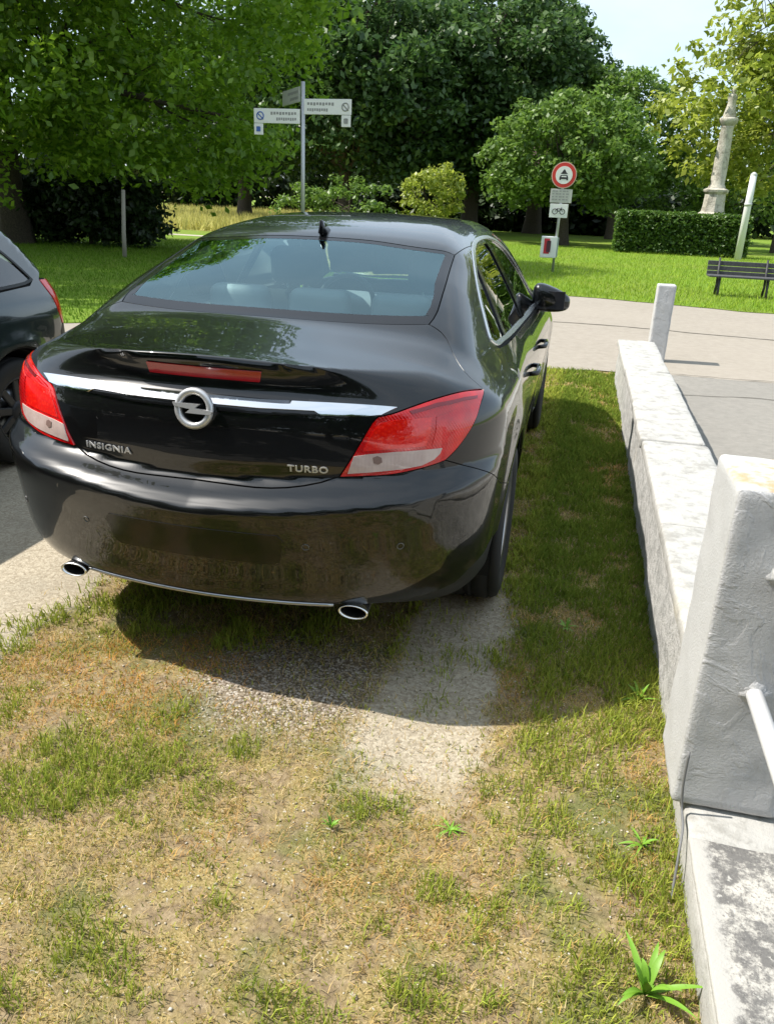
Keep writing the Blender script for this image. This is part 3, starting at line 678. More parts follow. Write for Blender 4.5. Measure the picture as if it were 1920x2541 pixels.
gd = b.n('ShaderNodeVectorMath', operation='DISTANCE'); b.l(b.pos, gd.inputs[0]); gd.inputs[1].default_value = (.28, .12, 0); gpatch = b.gray(b.math('ADD', gd.outputs['Value'], b.math('MULTIPLY', wob, .9)), .46, .20, 0, .8); c = b.mix(gpatch, c, b.mix(b.gray(vdist, .45, .75), b.ramp(cell, [(.0, (.13, .105, .085)), (.45, (.32, .27, .225)), (.8, (.46, .41, .36)), (1, (.66, .61, .55))]), (.09, .07, .05)))
peb = b.gray(b.noise(95, 3, .6), .60, .68); sand2 = b.mix(b.math('MULTIPLY', peb, b.gray(n4, .45, .6)), c, (.52, .48, .43))
lane = b.gray(b.math('ADD', sx_.outputs[0], wob), -.70, -.78); lsand = b.mix(b.gray(n1, .42, .68, 0, .45), sand, (.31, .275, .215))
c = b.mix(track, sand2, sand); c = b.mix(lane, c, lsand)
b.color(c).set(Roughness=.95); b.bump(b.math('ADD', n2, n3), .55, .012); b.b.inputs['Specular IOR Level'].default_value = .15
M['soil'] = b.m
gx = np.concatenate([[-900, -300, -100, -40, -15, -6], np.linspace(-3, 4, 71), [8, 15, 40, 100, 300, 900]]); gy = np.concatenate([[-900, -300, -100, -40, -15, -6], np.linspace(-3, 7, 101), [9, 15, 40, 100, 300, 1500]])
GX, GY = np.meshgrid(gx, gy, indexing='ij')
def ground_z(x, y):
    m = sstep(-2.8, -2.2, x)*(1-sstep(2.6, 3.2, x))*sstep(-2.8, -2.4, y)*(1-sstep(5.6, 6.2, y))
    verge = sstep(-.86, -.66, x)*(1-sstep(1.35, 1.5, x))
    h = (vnoise(x, y, .55, 3)-.5)*.030+(vnoise(x, y, .16, 4)-.5)*.012
    tr = np.exp(-((x-.79)/.15)**2)*.02
    return m*verge*(h*1.0-tr*.6)
V = np.stack([GX, GY, ground_z(GX, GY)-.002], -1).reshape(-1, 3); ny = len(gy)
Fc = np.array([(i*ny+j, (i+1)*ny+j, (i+1)*ny+j+1, i*ny+j+1) for i in range(len(gx)-1) for j in range(ny-1)])
struct(mesh_np('ground', V, Fc, M['soil'], smooth=True))
# pale concrete parking strip
b = MB('pale_concrete'); n1 = b.noise(1.3, 5); n2 = b.noise(26, 6, .7); n3 = b.noise(260, 3, .6)
c = b.ramp(n2, [(.25, (.31, .27, .205)), (.5, (.41, .36, .28)), (.75, (.50, .45, .36))]); c = b.mix(b.gray(n1, .4, .7, 0, .35), c, (.36, .35, .31))
c = b.mix(b.gray(n3, .60, .70, 0, .6), c, (.22, .19, .15)); b.color(c).set(Roughness=.92); b.bump(n3, .35, .006); M['slab'] = b.m
# road
b = MB('road_surface'); n1 = b.noise(.5, 5); n2 = b.noise(9, 6, .7); n3 = b.noise(140, 3, .6)
c = b.ramp(n2, [(.25, (.245, .212, .172)), (.5, (.29, .255, .21)), (.75, (.34, .30, .25))]); c = b.mix(b.gray(n1, .4, .65, 0, .45), c, (.33, .29, .24))
c = b.mix(b.gray(n3, .6, .72, 0, .5), c, (.20, .17, .14)); b.color(c).set(Roughness=.9); b.bump(n3, .3, .006); M['road'] = b.m
lawn_edge = [(-60, 4.6), (-12, 5.9), (-5.6, 6.30), (-4.4, 6.9), (-3.5, 8.4), (-2.6, 10.6), (-1.5, 12.6), (-.2, 13.55), (.85, 13.7), (2.4, 13.4), (4.4, 12.88), (9, 12.2), (18, 10.8), (60, 5.0)]
le = spl(np.array(lawn_edge, float), 260); jit = (vnoise(le[:, 0], le[:, 1], .5, 21)-.5)*.22; le[:, 1] += jit
near = [(60, -6), (2.16, -6), (2.16, 6.32), (1.4, 6.34), (.6, 6.14), (-.3, 6.05), (-.74, 5.9), (-12, 5.0), (-60, 2.2)]
sheet('road', [tuple(p) for p in le]+near, .008, M['road'])
# footpath to the right of the wall
b = MB('path_concrete'); n1 = b.noise(.8, 5); n2 = b.noise(14, 6, .7); n3 = b.noise(150, 3, .6)
c = b.ramp(n2, [(.25, (.18, .165, .145)), (.5, (.22, .205, .18)), (.75, (.27, .25, .22))]); c = b.mix(b.gray(n1, .42, .7, 0, .5), c, (.19, .18, .16)); c = b.mix(b.gray(n3, .58, .7, 0, .5), c, (.16, .14, .12))
wv = b.n('ShaderNodeTexWave', wave_type='BANDS', bands_direction='Y'); wv.inputs['Scale'].default_value = 9; wv.inputs['Distortion'].default_value = 5; wv.inputs['Detail'].default_value = 3; b.l(b.pos, wv.inputs['Vector'])
b.color(b.mix(b.math('MULTIPLY', wv.outputs[1], .10), c, (.5, .47, .42))).set(Roughness=.92); b.bump(n3, .3, .006); M['path'] = b.m
jx = np.linspace(1.80, 40, 40); sheet('footpath', [(1.80, -6)]+[(40, -6)]+[(x, 6.36+.02*math.sin(x*5)) for x in jx[::-1]], .016, M['path'])
# unseen dark tarmac lane, added behind the viewer to darken the car's reflections
b = MB('added_tarmac'); n1 = b.noise(1.5, 5); n2 = b.noise(180, 3, .6); b.color(b.mix(b.gray(n1, .4, .65, 0, .5), b.ramp(n2, [(.3, (.035, .035, .036)), (.7, (.085, .083, .08))]), (.06, .058, .052))).set(Roughness=.9); b.bump(n2, .4, .006)
sheet('added_tarmac_lane', [(-40, -40), (40, -40)]+[(x, -2.05+.12*(float(vnoise(x, .7, .5, 77))-.5)) for x in np.linspace(40, -40, 260)], .018, b.m)
# cracks in the paving
b = plain('crack', (.075, .065, .05), .95)
def crack(pts, w, z, seed):
    P = spl(np.array(pts, float), 60); P[:, 1] += (vnoise(P[:, 0], P[:, 1], .25, seed)-.5)*.10; wv_ = w*(.4+vnoise(P[:, 0]*3, P[:, 1], .4, seed+1)*1.3)
    V = np.concatenate([np.c_[P[:, 0], P[:, 1]-wv_/2, 0*wv_+z], np.c_[P[:, 0], P[:, 1]+wv_/2, 0*wv_+z]]); n = len(P)
    struct(mesh_np('crack', V, [(i, i+1, n+i+1, n+i) for i in range(n-1)], b))
crack([(1.9, 6.40), (3.2, 6.42), (5, 6.38), (9, 6.44)], .022, .0205, 31)
crack([(-1, 9.6), (1.5, 9.9), (3.2, 9.65), (6, 9.4), (10, 9.1)], .035, .0125, 33)
crack([(1.9, 5.35), (2.8, 5.55), (3.4, 5.48), (5, 5.5)], .012, .0205, 35)
# lawn and meadow
def grass_mat(name, stops, sc=60):
    b = MB(name); n1 = b.noise(.35, 5, .6); n2 = b.noise(sc, 5, .7)
    c = b.ramp(n2, stops); c2 = b.mix(b.gray(n1, .40, .62, 0, .45), c, (.20, .22, .05)); b.color(c2).set(Roughness=.9); b.bump(n2, .8, .03); b.b.inputs['Specular IOR Level'].default_value = .1; return b.m
M['lawn'] = grass_mat('lawn_turf', [(.25, (.07, .13, .014)), (.5, (.16, .26, .03)), (.75, (.26, .36, .06))])
sheet('lawn', [tuple(p) for p in le]+[(300, 5), (300, 700), (-300, 700), (-300, 4)], .016, M['lawn'])
M['meadow'] = grass_mat('meadow_turf', [(.25, (.20, .20, .05)), (.5, (.36, .34, .09)), (.75, (.52, .48, .17))], 25)
sheet('meadow', [(-34, 33), (-9, 30.5), (-7.5, 45), (-10, 75), (-50, 75), (-50, 40)], .022, M['meadow'])
sheet('park_path', [(-40, 28.2), (-9, 26.6), (-4, 25.4), (-4, 26.1), (-9, 27.4), (-40, 29.2)], .022, M['slab'])

# ---------------- grass blades (uncountable: stuff)
b = MB('grass_blades'); b.t.nodes.remove(b.b)
at_ = b.n('ShaderNodeAttribute', attribute_name='Col'); df = b.n('ShaderNodeBsdfDiffuse'); tr = b.n('ShaderNodeBsdfTranslucent'); mx = b.n('ShaderNodeMixShader'); mx.inputs[0].default_value = .35
b.l(at_.outputs[0], df.inputs[0]); b.l(at_.outputs[0], tr.inputs[0]); b.l(df.outputs[0], mx.inputs[1]); b.l(tr.outputs[0], mx.inputs[2]); b.l(mx.outputs[0], b.out.inputs[0])
M['blade'] = b.m
def blades(name, X, Y, Z, H, Wd, lean, col, label, cat_, seg=2, parent=None):
    n = len(X); g = np.random.default_rng(len(name)+n); a = g.random(n)*2*np.pi; la = g.random(n)*2*np.pi
    sdx, sdy = np.cos(a), np.sin(a); lx, ly_ = np.cos(la)*lean*H, np.sin(la)*lean*H; hz = H*np.sqrt(np.maximum(1-np.minimum(lean, .95)**2, .06))
    rows = []
    ts = np.linspace(0, 1, seg+1)
    for t in ts[:-1]:
        w = Wd*(1-t*.55)*.5
        for s_ in (-1, 1): rows.append(np.stack([X+s_*sdx*w+lx*t**1.7, Y+s_*sdy*w+ly_*t**1.7, Z+hz*(1-(1-t)**1.5)], 1))
    rows.append(np.stack([X+lx, Y+ly_, Z+hz], 1))
    k = len(rows); V = np.stack(rows, 1).reshape(-1, 3); base = (np.arange(n)*k)[:, None]; tris = []
    for i in range(seg-1): tris += [[2*i, 2*i+1, 2*i+3], [2*i, 2*i+3, 2*i+2]]
    tris.append([2*(seg-1), 2*(seg-1)+1, k-1])
    Fc = (base[:, None, :]+np.array(tris)[None]).reshape(-1, 3)
    o = mesh_np(name, V, Fc, M['blade'], parent, smooth=False)
    ca = o.data.color_attributes.new('Col', 'FLOAT_COLOR', 'POINT'); cc = np.repeat(np.c_[col, np.ones(n)], k, axis=0).astype(np.float32); ca.data.foreach_set('color', cc.ravel())
    if label: o['kind'] = 'stuff'; o['label'] = label; o['category'] = cat_
    return o
GREEN = np.array([.205, .30, .045]); OLIVE = np.array([.40, .42, .075]); STRAW = np.array([.62, .42, .14]); PALE = np.array([.70, .58, .33]); SHADE_GREEN = np.array([.065, .15, .02])
def verge():
    g = np.random.default_rng(5); n = 470000
    X = g.uniform(-.92, 1.56, n); Y = g.uniform(-1.5, 6.25, n)
    # thin out with distance from the camera
    d = np.hypot(X-CAM[0], Y-CAM[1]); keep = g.random(n) < np.clip(1.35-d*.13, .28, 1)
    X, Y = X[keep], Y[keep]
    gr = vnoise(X, Y, .50, 41)*.38+vnoise(X, Y, .13, 42)*.42+vnoise(X, Y, .045, 48)*.20       # greenness patches
    bare = vnoise(X, Y, .42, 43)*.55+vnoise(X, Y, .11, 44)*.45
    track = (1-sstep(.15, .215, np.abs(X-.775-.03*Y+(vnoise(X, Y, .3, 45)-.5)*.16)))*sstep(-.42, -.22, Y+(vnoise(X, Y, .22, 46)-.5)*.3)*(1-sstep(.8, 1.3, Y))
    under = (np.abs(X) < .78)*sstep(.3, .9, Y)*(1-sstep(4.2, 4.7, Y))
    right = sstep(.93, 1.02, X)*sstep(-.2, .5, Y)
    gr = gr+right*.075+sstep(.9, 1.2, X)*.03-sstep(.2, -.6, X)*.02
    gr = gr+.05*sstep(.85, 1.1, X)*(1-sstep(-.1, .2, Y)); gravel_ = np.exp(-(((X-.28)/.38)**2+((Y-.12)/.30)**2)); gr = gr-gravel_*.10
    orange = np.exp(-(((X+.1)/.35)**2+((Y-.05)/.22)**2))*.14; gr = gr-orange
    dens = np.clip((.62-bare)*4.0+.42+right*.5+(gr-.5)*1.5, .12, 1)*(1-.80*track*sstep(.34, .50, vnoise(X, Y, .06, 50)+.25*track))*(1-.66*gravel_)*(1-.85*under)*(1-.93*(1-sstep(-.84, -.70, X+(vnoise(X, Y, .2, 47)-.5)*.2)))
    k = g.random(len(X)) < dens; X, Y, gr = X[k], Y[k], gr[k]; n = len(X)
    isg = g.random(n) < np.clip(.36+sstep(.41, .57, gr)*.46, 0, .84)
    t = g.random(n)[:, None]; t2 = g.random(n)[:, None]
    colg = np.where(t < .5, GREEN*(1-t*2)+OLIVE*t*2, OLIVE*(1-(t-.5))+GREEN*(t-.5)); colg = colg*(.65+.75*t2); low = (1-sstep(.42, .54, gr))[:, None]; colg = colg*(1-low*.75)+OLIVE*(.7+.5*t2)*low*.75
    rt_ = (right[keep][k] if False else sstep(.98, 1.10, X)*sstep(.2, .9, Y))[:, None]; colg = colg*(1-.45*rt_)+SHADE_GREEN*1.15*.45*rt_  # blades in the car's shadow strip painted darker, shade put into their green
    om = np.clip(2.4*np.exp(-(((X+.15)/.36)**2+((Y-.02)/.26)**2))+1.9*(vnoise(X, Y, .35, 49)-.47), 0, .9)[:, None]; cols = (STRAW*(1-t)+PALE*t)*(1-om)+np.array([.66, .34, .09])*om; cols = cols*(.6+.6*t2)
    col = np.where(isg[:, None], colg, cols)
    H = np.where(isg, g.uniform(.014, .042, n)*(.55+1.1*sstep(.46, .62, gr)), g.uniform(.012, .045, n)); lean = np.where(isg, g.uniform(.25, .85, n), g.uniform(.6, .97, n))
    Wd = np.where(isg, g.uniform(.0022, .0048, n), g.uniform(.0012, .003, n))*(1+.35*np.clip(np.hypot(X-CAM[0], Y-CAM[1])-2, 0, 5))
    blades('verge_grass', X, Y, ground_z(X, Y)-.004, H, Wd, lean, col, 'short patchy grass, half dry and straw coloured, around the black car', 'grass')
verge()
def lawn_blades():
    g = np.random.default_rng(6)
    def put(name, X, Y, hlo, hhi, w, cols, label):
        n = len(X); t = g.random(n)[:, None]; t2 = g.random(n)[:, None]; col = (cols[0]*(1-t)+cols[1]*t)*(.7+.6*t2)
        blades(name, X, Y, np.full(n, .012), g.uniform(hlo, hhi, n), np.full(n, w)*(.7+.6*g.random(n)), g.uniform(.2, .8, n), col, label, 'grass', seg=1 if w > .012 else 2)
    # behind the road
    X = g.uniform(-4, 11, 120000); Y = g.uniform(6.3, 34, 120000); d = np.hypot(X, Y); yl = np.interp(X, le[:, 0], le[:, 1]); k = (Y > yl-.05) & (g.random(len(X)) < np.clip(14/d, 0, 1)**1.2)
    k &= ~((np.abs(X-.5) < 0)); X, Y = X[k], Y[k]
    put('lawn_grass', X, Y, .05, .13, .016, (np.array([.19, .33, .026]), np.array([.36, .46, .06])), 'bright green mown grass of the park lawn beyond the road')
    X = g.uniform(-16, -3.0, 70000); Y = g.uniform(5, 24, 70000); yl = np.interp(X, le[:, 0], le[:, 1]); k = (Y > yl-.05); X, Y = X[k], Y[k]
    put('lawn_grass', X, Y, .04, .10, .016, (np.array([.10, .20, .02]), np.array([.18, .29, .035])), 'grass behind the dark hatchback with tree shade painted into its deep green')  # darker copy of the lawn colours: tree shade put into the blades
    X = g.uniform(-34, -7.5, 40000); Y = g.uniform(30, 62, 40000); k = (Y > 31.5-(X+30)*.02); X, Y = X[k], Y[k]
    put('meadow_grass', X, Y, .35, .85, .07, (np.array([.40, .38, .10]), np.array([.60, .56, .22])), 'tall yellowish meadow grass beyond the park path')
lawn_blades()
# pebbles
def pebbles():
    g = np.random.default_rng(9); n = 17000; X = g.uniform(-.75, 1.5, n); Y = g.uniform(-1.4, 1.2, n)
    bare = vnoise(X, Y, .42, 43)*.55+vnoise(X, Y, .11, 44)*.45; k = g.random(n) < np.clip((bare-.46)*2.6+.05+.75*np.exp(-(((X-.28)/.38)**2+((Y-.12)/.30)**2)), .03, 1); X, Y = X[k], Y[k]; n = len(X)
    r = .0014+.0045*g.random(n)**3.0; o_ = np.array([(1, 0, 0), (-1, 0, 0), (0, 1, 0), (0, -1, 0), (0, 0, 1), (0, 0, -1)], float)
    a = g.random(n)*6.28; st = np.stack([g.uniform(.7, 1.3, n), g.uniform(.6, 1.1, n), g.uniform(.45, .8, n)], 1)
    P = o_[None]*st[:, None]*r[:, None, None]*(.8+.4*g.random((n, 6, 1))); x = P[..., 0]*np.cos(a)[:, None]-P[..., 1]*np.sin(a)[:, None]; y = P[..., 0]*np.sin(a)[:, None]+P[..., 1]*np.cos(a)[:, None]
    V = np.stack([x+X[:, None], y+Y[:, None], P[..., 2]+(ground_z(X, Y)+r*.1)[:, None]], -1).reshape(-1, 3)
    T = np.array([(0, 2, 4), (2, 1, 4), (1, 3, 4), (3, 0, 4), (2, 0, 5), (1, 2, 5), (3, 1, 5), (0, 3, 5)]); Fc = ((np.arange(n)*6)[:, None, None]+T[None]).reshape(-1, 3)
    b = MB('pebble'); b.color(b.ramp(b.geo.outputs['Random Per Island'], [(0, (.24, .19, .13)), (.4, (.42, .35, .26)), (.8, (.55, .48, .37)), (1, (.72, .66, .56))])).set(Roughness=.8)
    o = mesh_np('gravel', V, Fc, b.m, smooth=False); o['kind'] = 'stuff'; o['label'] = 'small pale pebbles scattered in the dry grass'; o['category'] = 'gravel'
pebbles()
# ================================================================== WALL, POSTS, RAILS
b = MB('whitewash'); n1 = b.noise(2.2, 6, .65); n2 = b.noise(14, 6, .7); n3 = b.noise(90, 5, .7)
c = b.mix(b.gray(n2, .46, .66, 0, .75), (.43, .42, .395), (.26, .25, .225)); c = b.mix(b.gray(n3, .56, .68, 0, .55), c, (.33, .32, .29)); c = b.mix(b.gray(n1, .60, .75, 0, .5), c, (.62, .57, .46))
b.color(c).set(Roughness=.85); b.bump(b.math('ADD', n2, b.math('MULTIPLY', n3, .6)), .5, .012); M['whitewash'] = b.m
b = MB('wall_render'); n1 = b.noise(3, 6, .65); n2 = b.noise(20, 6, .7); n3 = b.noise(110, 4, .7)
c = b.mix(b.gray(n2, .42, .62), (.50, .49, .47), (.33, .325, .31)); c = b.mix(b.gray(n1, .55, .72, 0, .6), c, (.42, .38, .32))
b.color(c).set(Roughness=.9); b.bump(b.math('ADD', n2, b.math('MULTIPLY', n3, .5)), .7, .02); M['wallface'] = b.m
b = MB('lichen_concrete'); n1 = b.noise(5, 6, .7); n2 = b.noise(30, 6, .75); n3 = b.noise(130, 5, .75)
c = b.mix(b.gray(b.math('ADD', b.math('MULTIPLY', n1, .55), b.math('MULTIPLY', n2, .45)), .43, .54, 0, .92), (.52, .495, .445), (.13, .125, .12)); c = b.mix(b.gray(n3, .50, .64, 0, .75), c, (.11, .105, .10)); c = b.mix(b.gray(n2, .60, .70, 0, .8), c, (.60, .58, .53))
sp = b.n('ShaderNodeSeparateXYZ'); b.l(b.pos, sp.inputs[0]); mk = b.gray(b.math('ADD', sp.outputs[0], b.math('MULTIPLY', b.math('SUBTRACT', n2, .5), .09)), 1.545, 1.572); c = b.mix(mk, (.44, .425, .395), c)
b.color(c).set(Roughness=.95); b.bump(b.math('ADD', n2, n3), .6, .008); M['lichen'] = b.m
b = MB('post_paint'); n1 = b.noise(4, 5, .6); n2 = b.noise(24, 6, .7); n3 = b.noise(140, 4, .7)
c = b.mix(b.gray(n2, .50, .75, 0, .4), (.46, .46, .45), (.38, .38, .37)); c = b.mix(b.gray(n3, .66, .72, 0, .7), c, (.30, .30, .29))
# orange lichen on the flat top only (a growth with its own place)
sp = b.n('ShaderNodeSeparateXYZ'); b.l(b.pos, sp.inputs[0]); topm = b.gray(sp.outputs[2], .985, 1.0)
c = b.mix(b.math('MULTIPLY', topm, b.gray(b.noise(9, 5, .6), .44, .60)), c, (.46, .31, .17)); b.color(c).set(Roughness=.8)
pb = b.noise(7, 3, .5, .6); b.bump(b.math('ADD', b.math('MULTIPLY', b.gray(pb, .45, .65), .10), b.math('MULTIPLY', n3, .35)), .55, .012); M['postpaint'] = b.m
b = MB('post_cement'); n1 = b.noise(6, 4, .6); n2 = b.noise(26, 6, .7); n3 = b.noise(160, 4, .7)
c = b.mix(b.gray(n2, .45, .7, 0, .6), (.52, .52, .525), (.42, .42, .425)); c = b.mix(b.gray(n3, .68, .74, 0, .7), c, (.22, .22, .22)); b.color(c).set(Roughness=.85)
b.bump(b.math('ADD', b.math('MULTIPLY', b.gray(b.noise(8, 4, .55, .8), .47, .54), .25), b.math('MULTIPLY', n3, .4)), .6, .012); M['cement'] = b.m

def rough_box(name, lo, hi, mat, parent, step=.05, amp=.008, seed=1, bevel=.012, sc=.15, taper=0.):
    """box with rounded, slightly uneven faces"""
    bm = bmesh.new(); bm_box(bm, lo, hi, bevel, 2)
    for ax in range(3):
        n = int((hi[ax]-lo[ax])/step)
        for i in range(1, n+1):
            p = lo[ax]+(hi[ax]-lo[ax])*i/(n+1); co = [0, 0, 0]; no = [0, 0, 0]; co[ax] = p; no[ax] = 1
            bmesh.ops.bisect_plane(bm, geom=bm.verts[:]+bm.edges[:]+bm.faces[:], plane_co=co, plane_no=no)
    bm.normal_update(); P = np.array([v.co[:] for v in bm.verts])
    d = (vnoise(P[:, 0]+P[:, 2]*1.3, P[:, 1]+P[:, 2]*.7, sc, seed)-.5)*2*amp; d2 = (vnoise(P[:, 1]*1.1-P[:, 2], P[:, 0]+P[:, 2], sc*.35, seed+9)-.5)*amp
    for v, a_, b_ in zip(bm.verts, d, d2):
        v.co += v.normal*(a_+b_)
        if taper: t = (v.co.z-lo[2])/(hi[2]-lo[2]); cx = (lo[0]+hi[0])/2; cy_ = (lo[1]+hi[1])/2; v.co.x = cx+(v.co.x-cx)*(1-taper*t); v.co.y = cy_+(v.co.y-cy_)*(1-taper*t)
    return bm_link(name, bm, mat, parent, True)
wall = empty('low_wall', (1.69, 2.9, 0)); tag(wall, 'low whitewashed wall with chipped coping slabs beside the black car', 'wall')
def wp(o): o.matrix_parent_inverse = Matrix.Translation(wall.location).inverted(); return o
ys = [-.02, 1.02, 2.28, 3.18, 4.34, 5.92]
body = wp(rough_box('wall_body', (1.535, -.3, -.05), (1.845, 5.90, .345), M['wallface'], wall, .07, .012, 3, .01, .3))
for i in range(5):
    dxx = [.0, .006, -.004, .003, -.006][i]; dzz = [0, -.004, .003, -.002, .002][i]
    wp(rough_box('coping_slab', (1.518+dxx, ys[i]+.004, .340+dzz), (1.862+dxx, ys[i+1]-.004, .402+dzz), M['whitewash'], wall, .06, .006, 20+i, .012, .22))
# low plinth on which the post stands, running on towards the viewer
pl = empty('wall_plinth', (1.66, -1.6, 0)); tag(pl, 'low concrete plinth blotched with dark lichen below the square post', 'plinth')
o = rough_box('plinth_body', (1.520, -4.2, -.05), (1.795, -.045, .114), M['whitewash'], pl, .07, .006, 5, .016, .25); o.matrix_parent_inverse = Matrix.Translation(pl.location).inverted()
for ya, yb in ((-4.2, -2.52), (-2.51, -1.42), (-1.41, -.44)):
    o = rough_box('plinth_slab', (1.517, ya, .110), (1.797, yb, .130), M['lichen'], pl, .05, .004, int(-ya*10), .006, .12); o.matrix_parent_inverse = Matrix.Translation(pl.location).inverted()
# square posts
def post(lo, hi, label, seed):
    p = empty('square_post', ((lo[0]+hi[0])/2, (lo[1]+hi[1])/2, lo[2])); tag(p, label, 'post', 'white square fence posts')
    inv = Matrix.Translation(p.location).inverted()
    bm = bmesh.new(); bm_box(bm, lo, hi, .012, 2)
    for ax in range(3):
        n = int((hi[ax]-lo[ax])/.03)
        for i in range(1, n+1):
            q = lo[ax]+(hi[ax]-lo[ax])*i/(n+1); co = [0, 0, 0]; no = [0, 0, 0]; co[ax] = q; no[ax] = 1
            bmesh.ops.bisect_plane(bm, geom=bm.verts[:]+bm.edges[:]+bm.faces[:], plane_co=co, plane_no=no)
    bm.normal_update(); P = np.array([v.co[:] for v in bm.verts]); d = (vnoise(P[:, 0]*1.2+P[:, 1], P[:, 2], .10, seed)-.5)*.009
    for v, a_ in zip(bm.verts, d): v.co += v.normal*float(a_)
    bm.normal_update()
    for f in bm.faces: f.material_index = 1 if f.normal.y < -.8 else 0
    o = bm_link('shaft', bm, [M['postpaint'], M['cement']], p, True); o.matrix_parent_inverse = inv
    return p, inv
npost, ninv = post((1.485, -.315, .122), (1.745, -.035, 1.0), 'square white post with grey cement face and rust-coloured stain on top', 51)
fpost, _ = post((1.915, 7.14, .0), (2.105, 7.33, .835), 'short square post standing past the end of the low wall by the road', 52)
rail = plain('white_rail', (.72, .72, .72), .35)
for z, lb in ((.485, 'lower white tubular handrail set into the stained square post'), (.80, 'upper white tubular handrail set into the stained square post')):
    o = tube('handrail', [(1.62, -.30, z), (1.622, -1.2, z-.01), (1.63, -3.9, z-.04)], .0205, rail, None, 16); tag(o, lb, 'handrail')
    a = np.linspace(0, 6.283, 22, endpoint=False); rg_ = .034+.012*np.array([math.sin(k*2.3)+math.cos(k*1.1) for k in range(22)])*.35
    V = [(1.62, -.325, z)]+[(1.62+math.cos(t)*r_*.62, -.322, z+math.sin(t)*r_*.62) for t, r_ in zip(a, rg_)]+[(1.62+math.cos(t)*r_*1.05, -.3145, z+math.sin(t)*r_*1.05) for t, r_ in zip(a, rg_)]
    Fc = [(0, 1+i, 1+(i+1) % 22) for i in range(22)]+[(1+i, 23+i, 23+(i+1) % 22, 1+(i+1) % 22) for i in range(22)]
    o = mesh_np('mortar_collar', V, Fc, M['cement'], npost, True); o.matrix_parent_inverse = ninv
def z4(a, b_): return (1400+a*.6516, 1100+b_*.6516)
wpts = np.array([(1.500, -.335, .30), (1.502, -.338, .20), (1.510, -.345, .128), (1.508, -.40, .122), (1.498, -.46, .09), (1.492, -.50, .03), (1.486, -.53, .004)])
o = tube('thin_cable', spl(wpts, 30), .0035, plain('grey_cable', (.16, .16, .16), .6), None, 6); tag(o, 'thin grey cable running down the square post to the ground', 'cable')
# weeds along the wall and in the verge
wm = MB('weed_leaf'); wm.color(wm.ramp(wm.geo.outputs['Random Per Island'], [(0, (.09, .22, .014)), (1, (.19, .36, .03))])).set(Roughness=.5); wm.b.inputs['Transmission Weight'].default_value = 0
M['weed'] = wm.m
def leaf_blade(P0, dirv, L, Wd, droop, fold=.25, n=8):
    d = np.array(dirv, float); d /= np.linalg.norm(d); up = np.array([0, 0, 1.]); s_ = np.cross(d, up); s_ /= np.linalg.norm(s_)+1e-9
    V = []
    for t in np.linspace(0, 1, n):
        p = np.array(P0)+d*L*t+np.array([0, 0, -droop*L*t*t]); w = Wd*.5*(math.sin(math.pi*min(1, .12+.88*t)**.8)+.02)
        V += [p-s_*w+np.array([0, 0, w*fold]), p, p+s_*w+np.array([0, 0, w*fold])]
    Fc = []
    for i in range(n-1):
        for k in range(2): Fc.append((3*i+k, 3*i+k+1, 3*i+k+4, 3*i+k+3))
    return V, Fc
def weed(x, y, n, L, Wd, label, seed, el=(.5, 1.2), group=None):
    g = random.Random(seed); e = empty('weed_plant', (x, y, float(ground_z(np.array([x]), np.array([y]))[0]))); tag(e, label, 'weed', group)
    for i in range(n):
        a = 6.283*i/n+g.uniform(-.4, .4); el_ = g.uniform(*el); d = (math.cos(a)*math.cos(el_), math.sin(a)*math.cos(el_), math.sin(el_)); l = L*g.uniform(.65, 1.1)
        V, Fc = leaf_blade((0, 0, 0), d, l, Wd*g.uniform(.7, 1.2), g.uniform(.25, .6)); mesh_np('leaf', V, Fc, M['weed'], e, True)
    return e
weed(1.41, -.80, 14, .165, .016, 'large bright green grassy weed at the foot of the lichen-blotched plinth', 3, (.65, 1.35))
weed(1.46, .33, 10, .095, .010, 'light green weed tuft against the whitewashed wall, at the edge of the car shadow', 4, (.5, 1.3))
weed(1.43, -.36, 14, .075, .007, 'bluish weed leaning on the wall beside the thin cable', 5, (.3, 1.2))
weed(.93, -.44, 16, .055, .005, 'spidery weed at the near end of the sandy wheel track', 8, (.2, .6))
weed(.62, -.52, 12, .060, .006, 'upright yellow-green tuft in front of the sandy wheel track', 9, (.8, 1.4))
weed(1.20, .75, 9, .085, .010, 'dark green tuft in the shaded strip between car and wall', 10, (.5, 1.2))
# ================================================================== TREES AND HEDGES
def leaf_mat(name, c0, c1, trans=.4):
    b = MB(name); b.t.nodes.remove(b.b); col = b.ramp(b.geo.outputs['Random Per Island'], [(0, c0), (1, c1)])
    df = b.n('ShaderNodeBsdfDiffuse'); tr = b.n('ShaderNodeBsdfTranslucent'); mx = b.n('ShaderNodeMixShader'); mx.inputs[0].default_value = trans
    gl = b.n('ShaderNodeBsdfGlossy'); gl.inputs['Roughness'].default_value = .45; m2 = b.n('ShaderNodeMixShader'); m2.inputs[0].default_value = .04
    b.l(col, df.inputs[0]); b.l(col, tr.inputs[0]); b.l(df.outputs[0], mx.inputs[1]); b.l(tr.outputs[0], mx.inputs[2]); b.l(mx.outputs[0], m2.inputs[1]); b.l(gl.outputs[0], m2.inputs[2]); b.l(m2.outputs[0], b.out.inputs[0]); return b.m
b = MB('bark'); n1 = b.noise(6, 6, .7); n2 = b.noise(30, 5, .7); b.color(b.ramp(n2, [(.3, (.035, .026, .018)), (.7, (.12, .095, .07))])).set(Roughness=.95); b.bump(b.math('ADD', n1, n2), .8, .04); M['bark'] = b.m
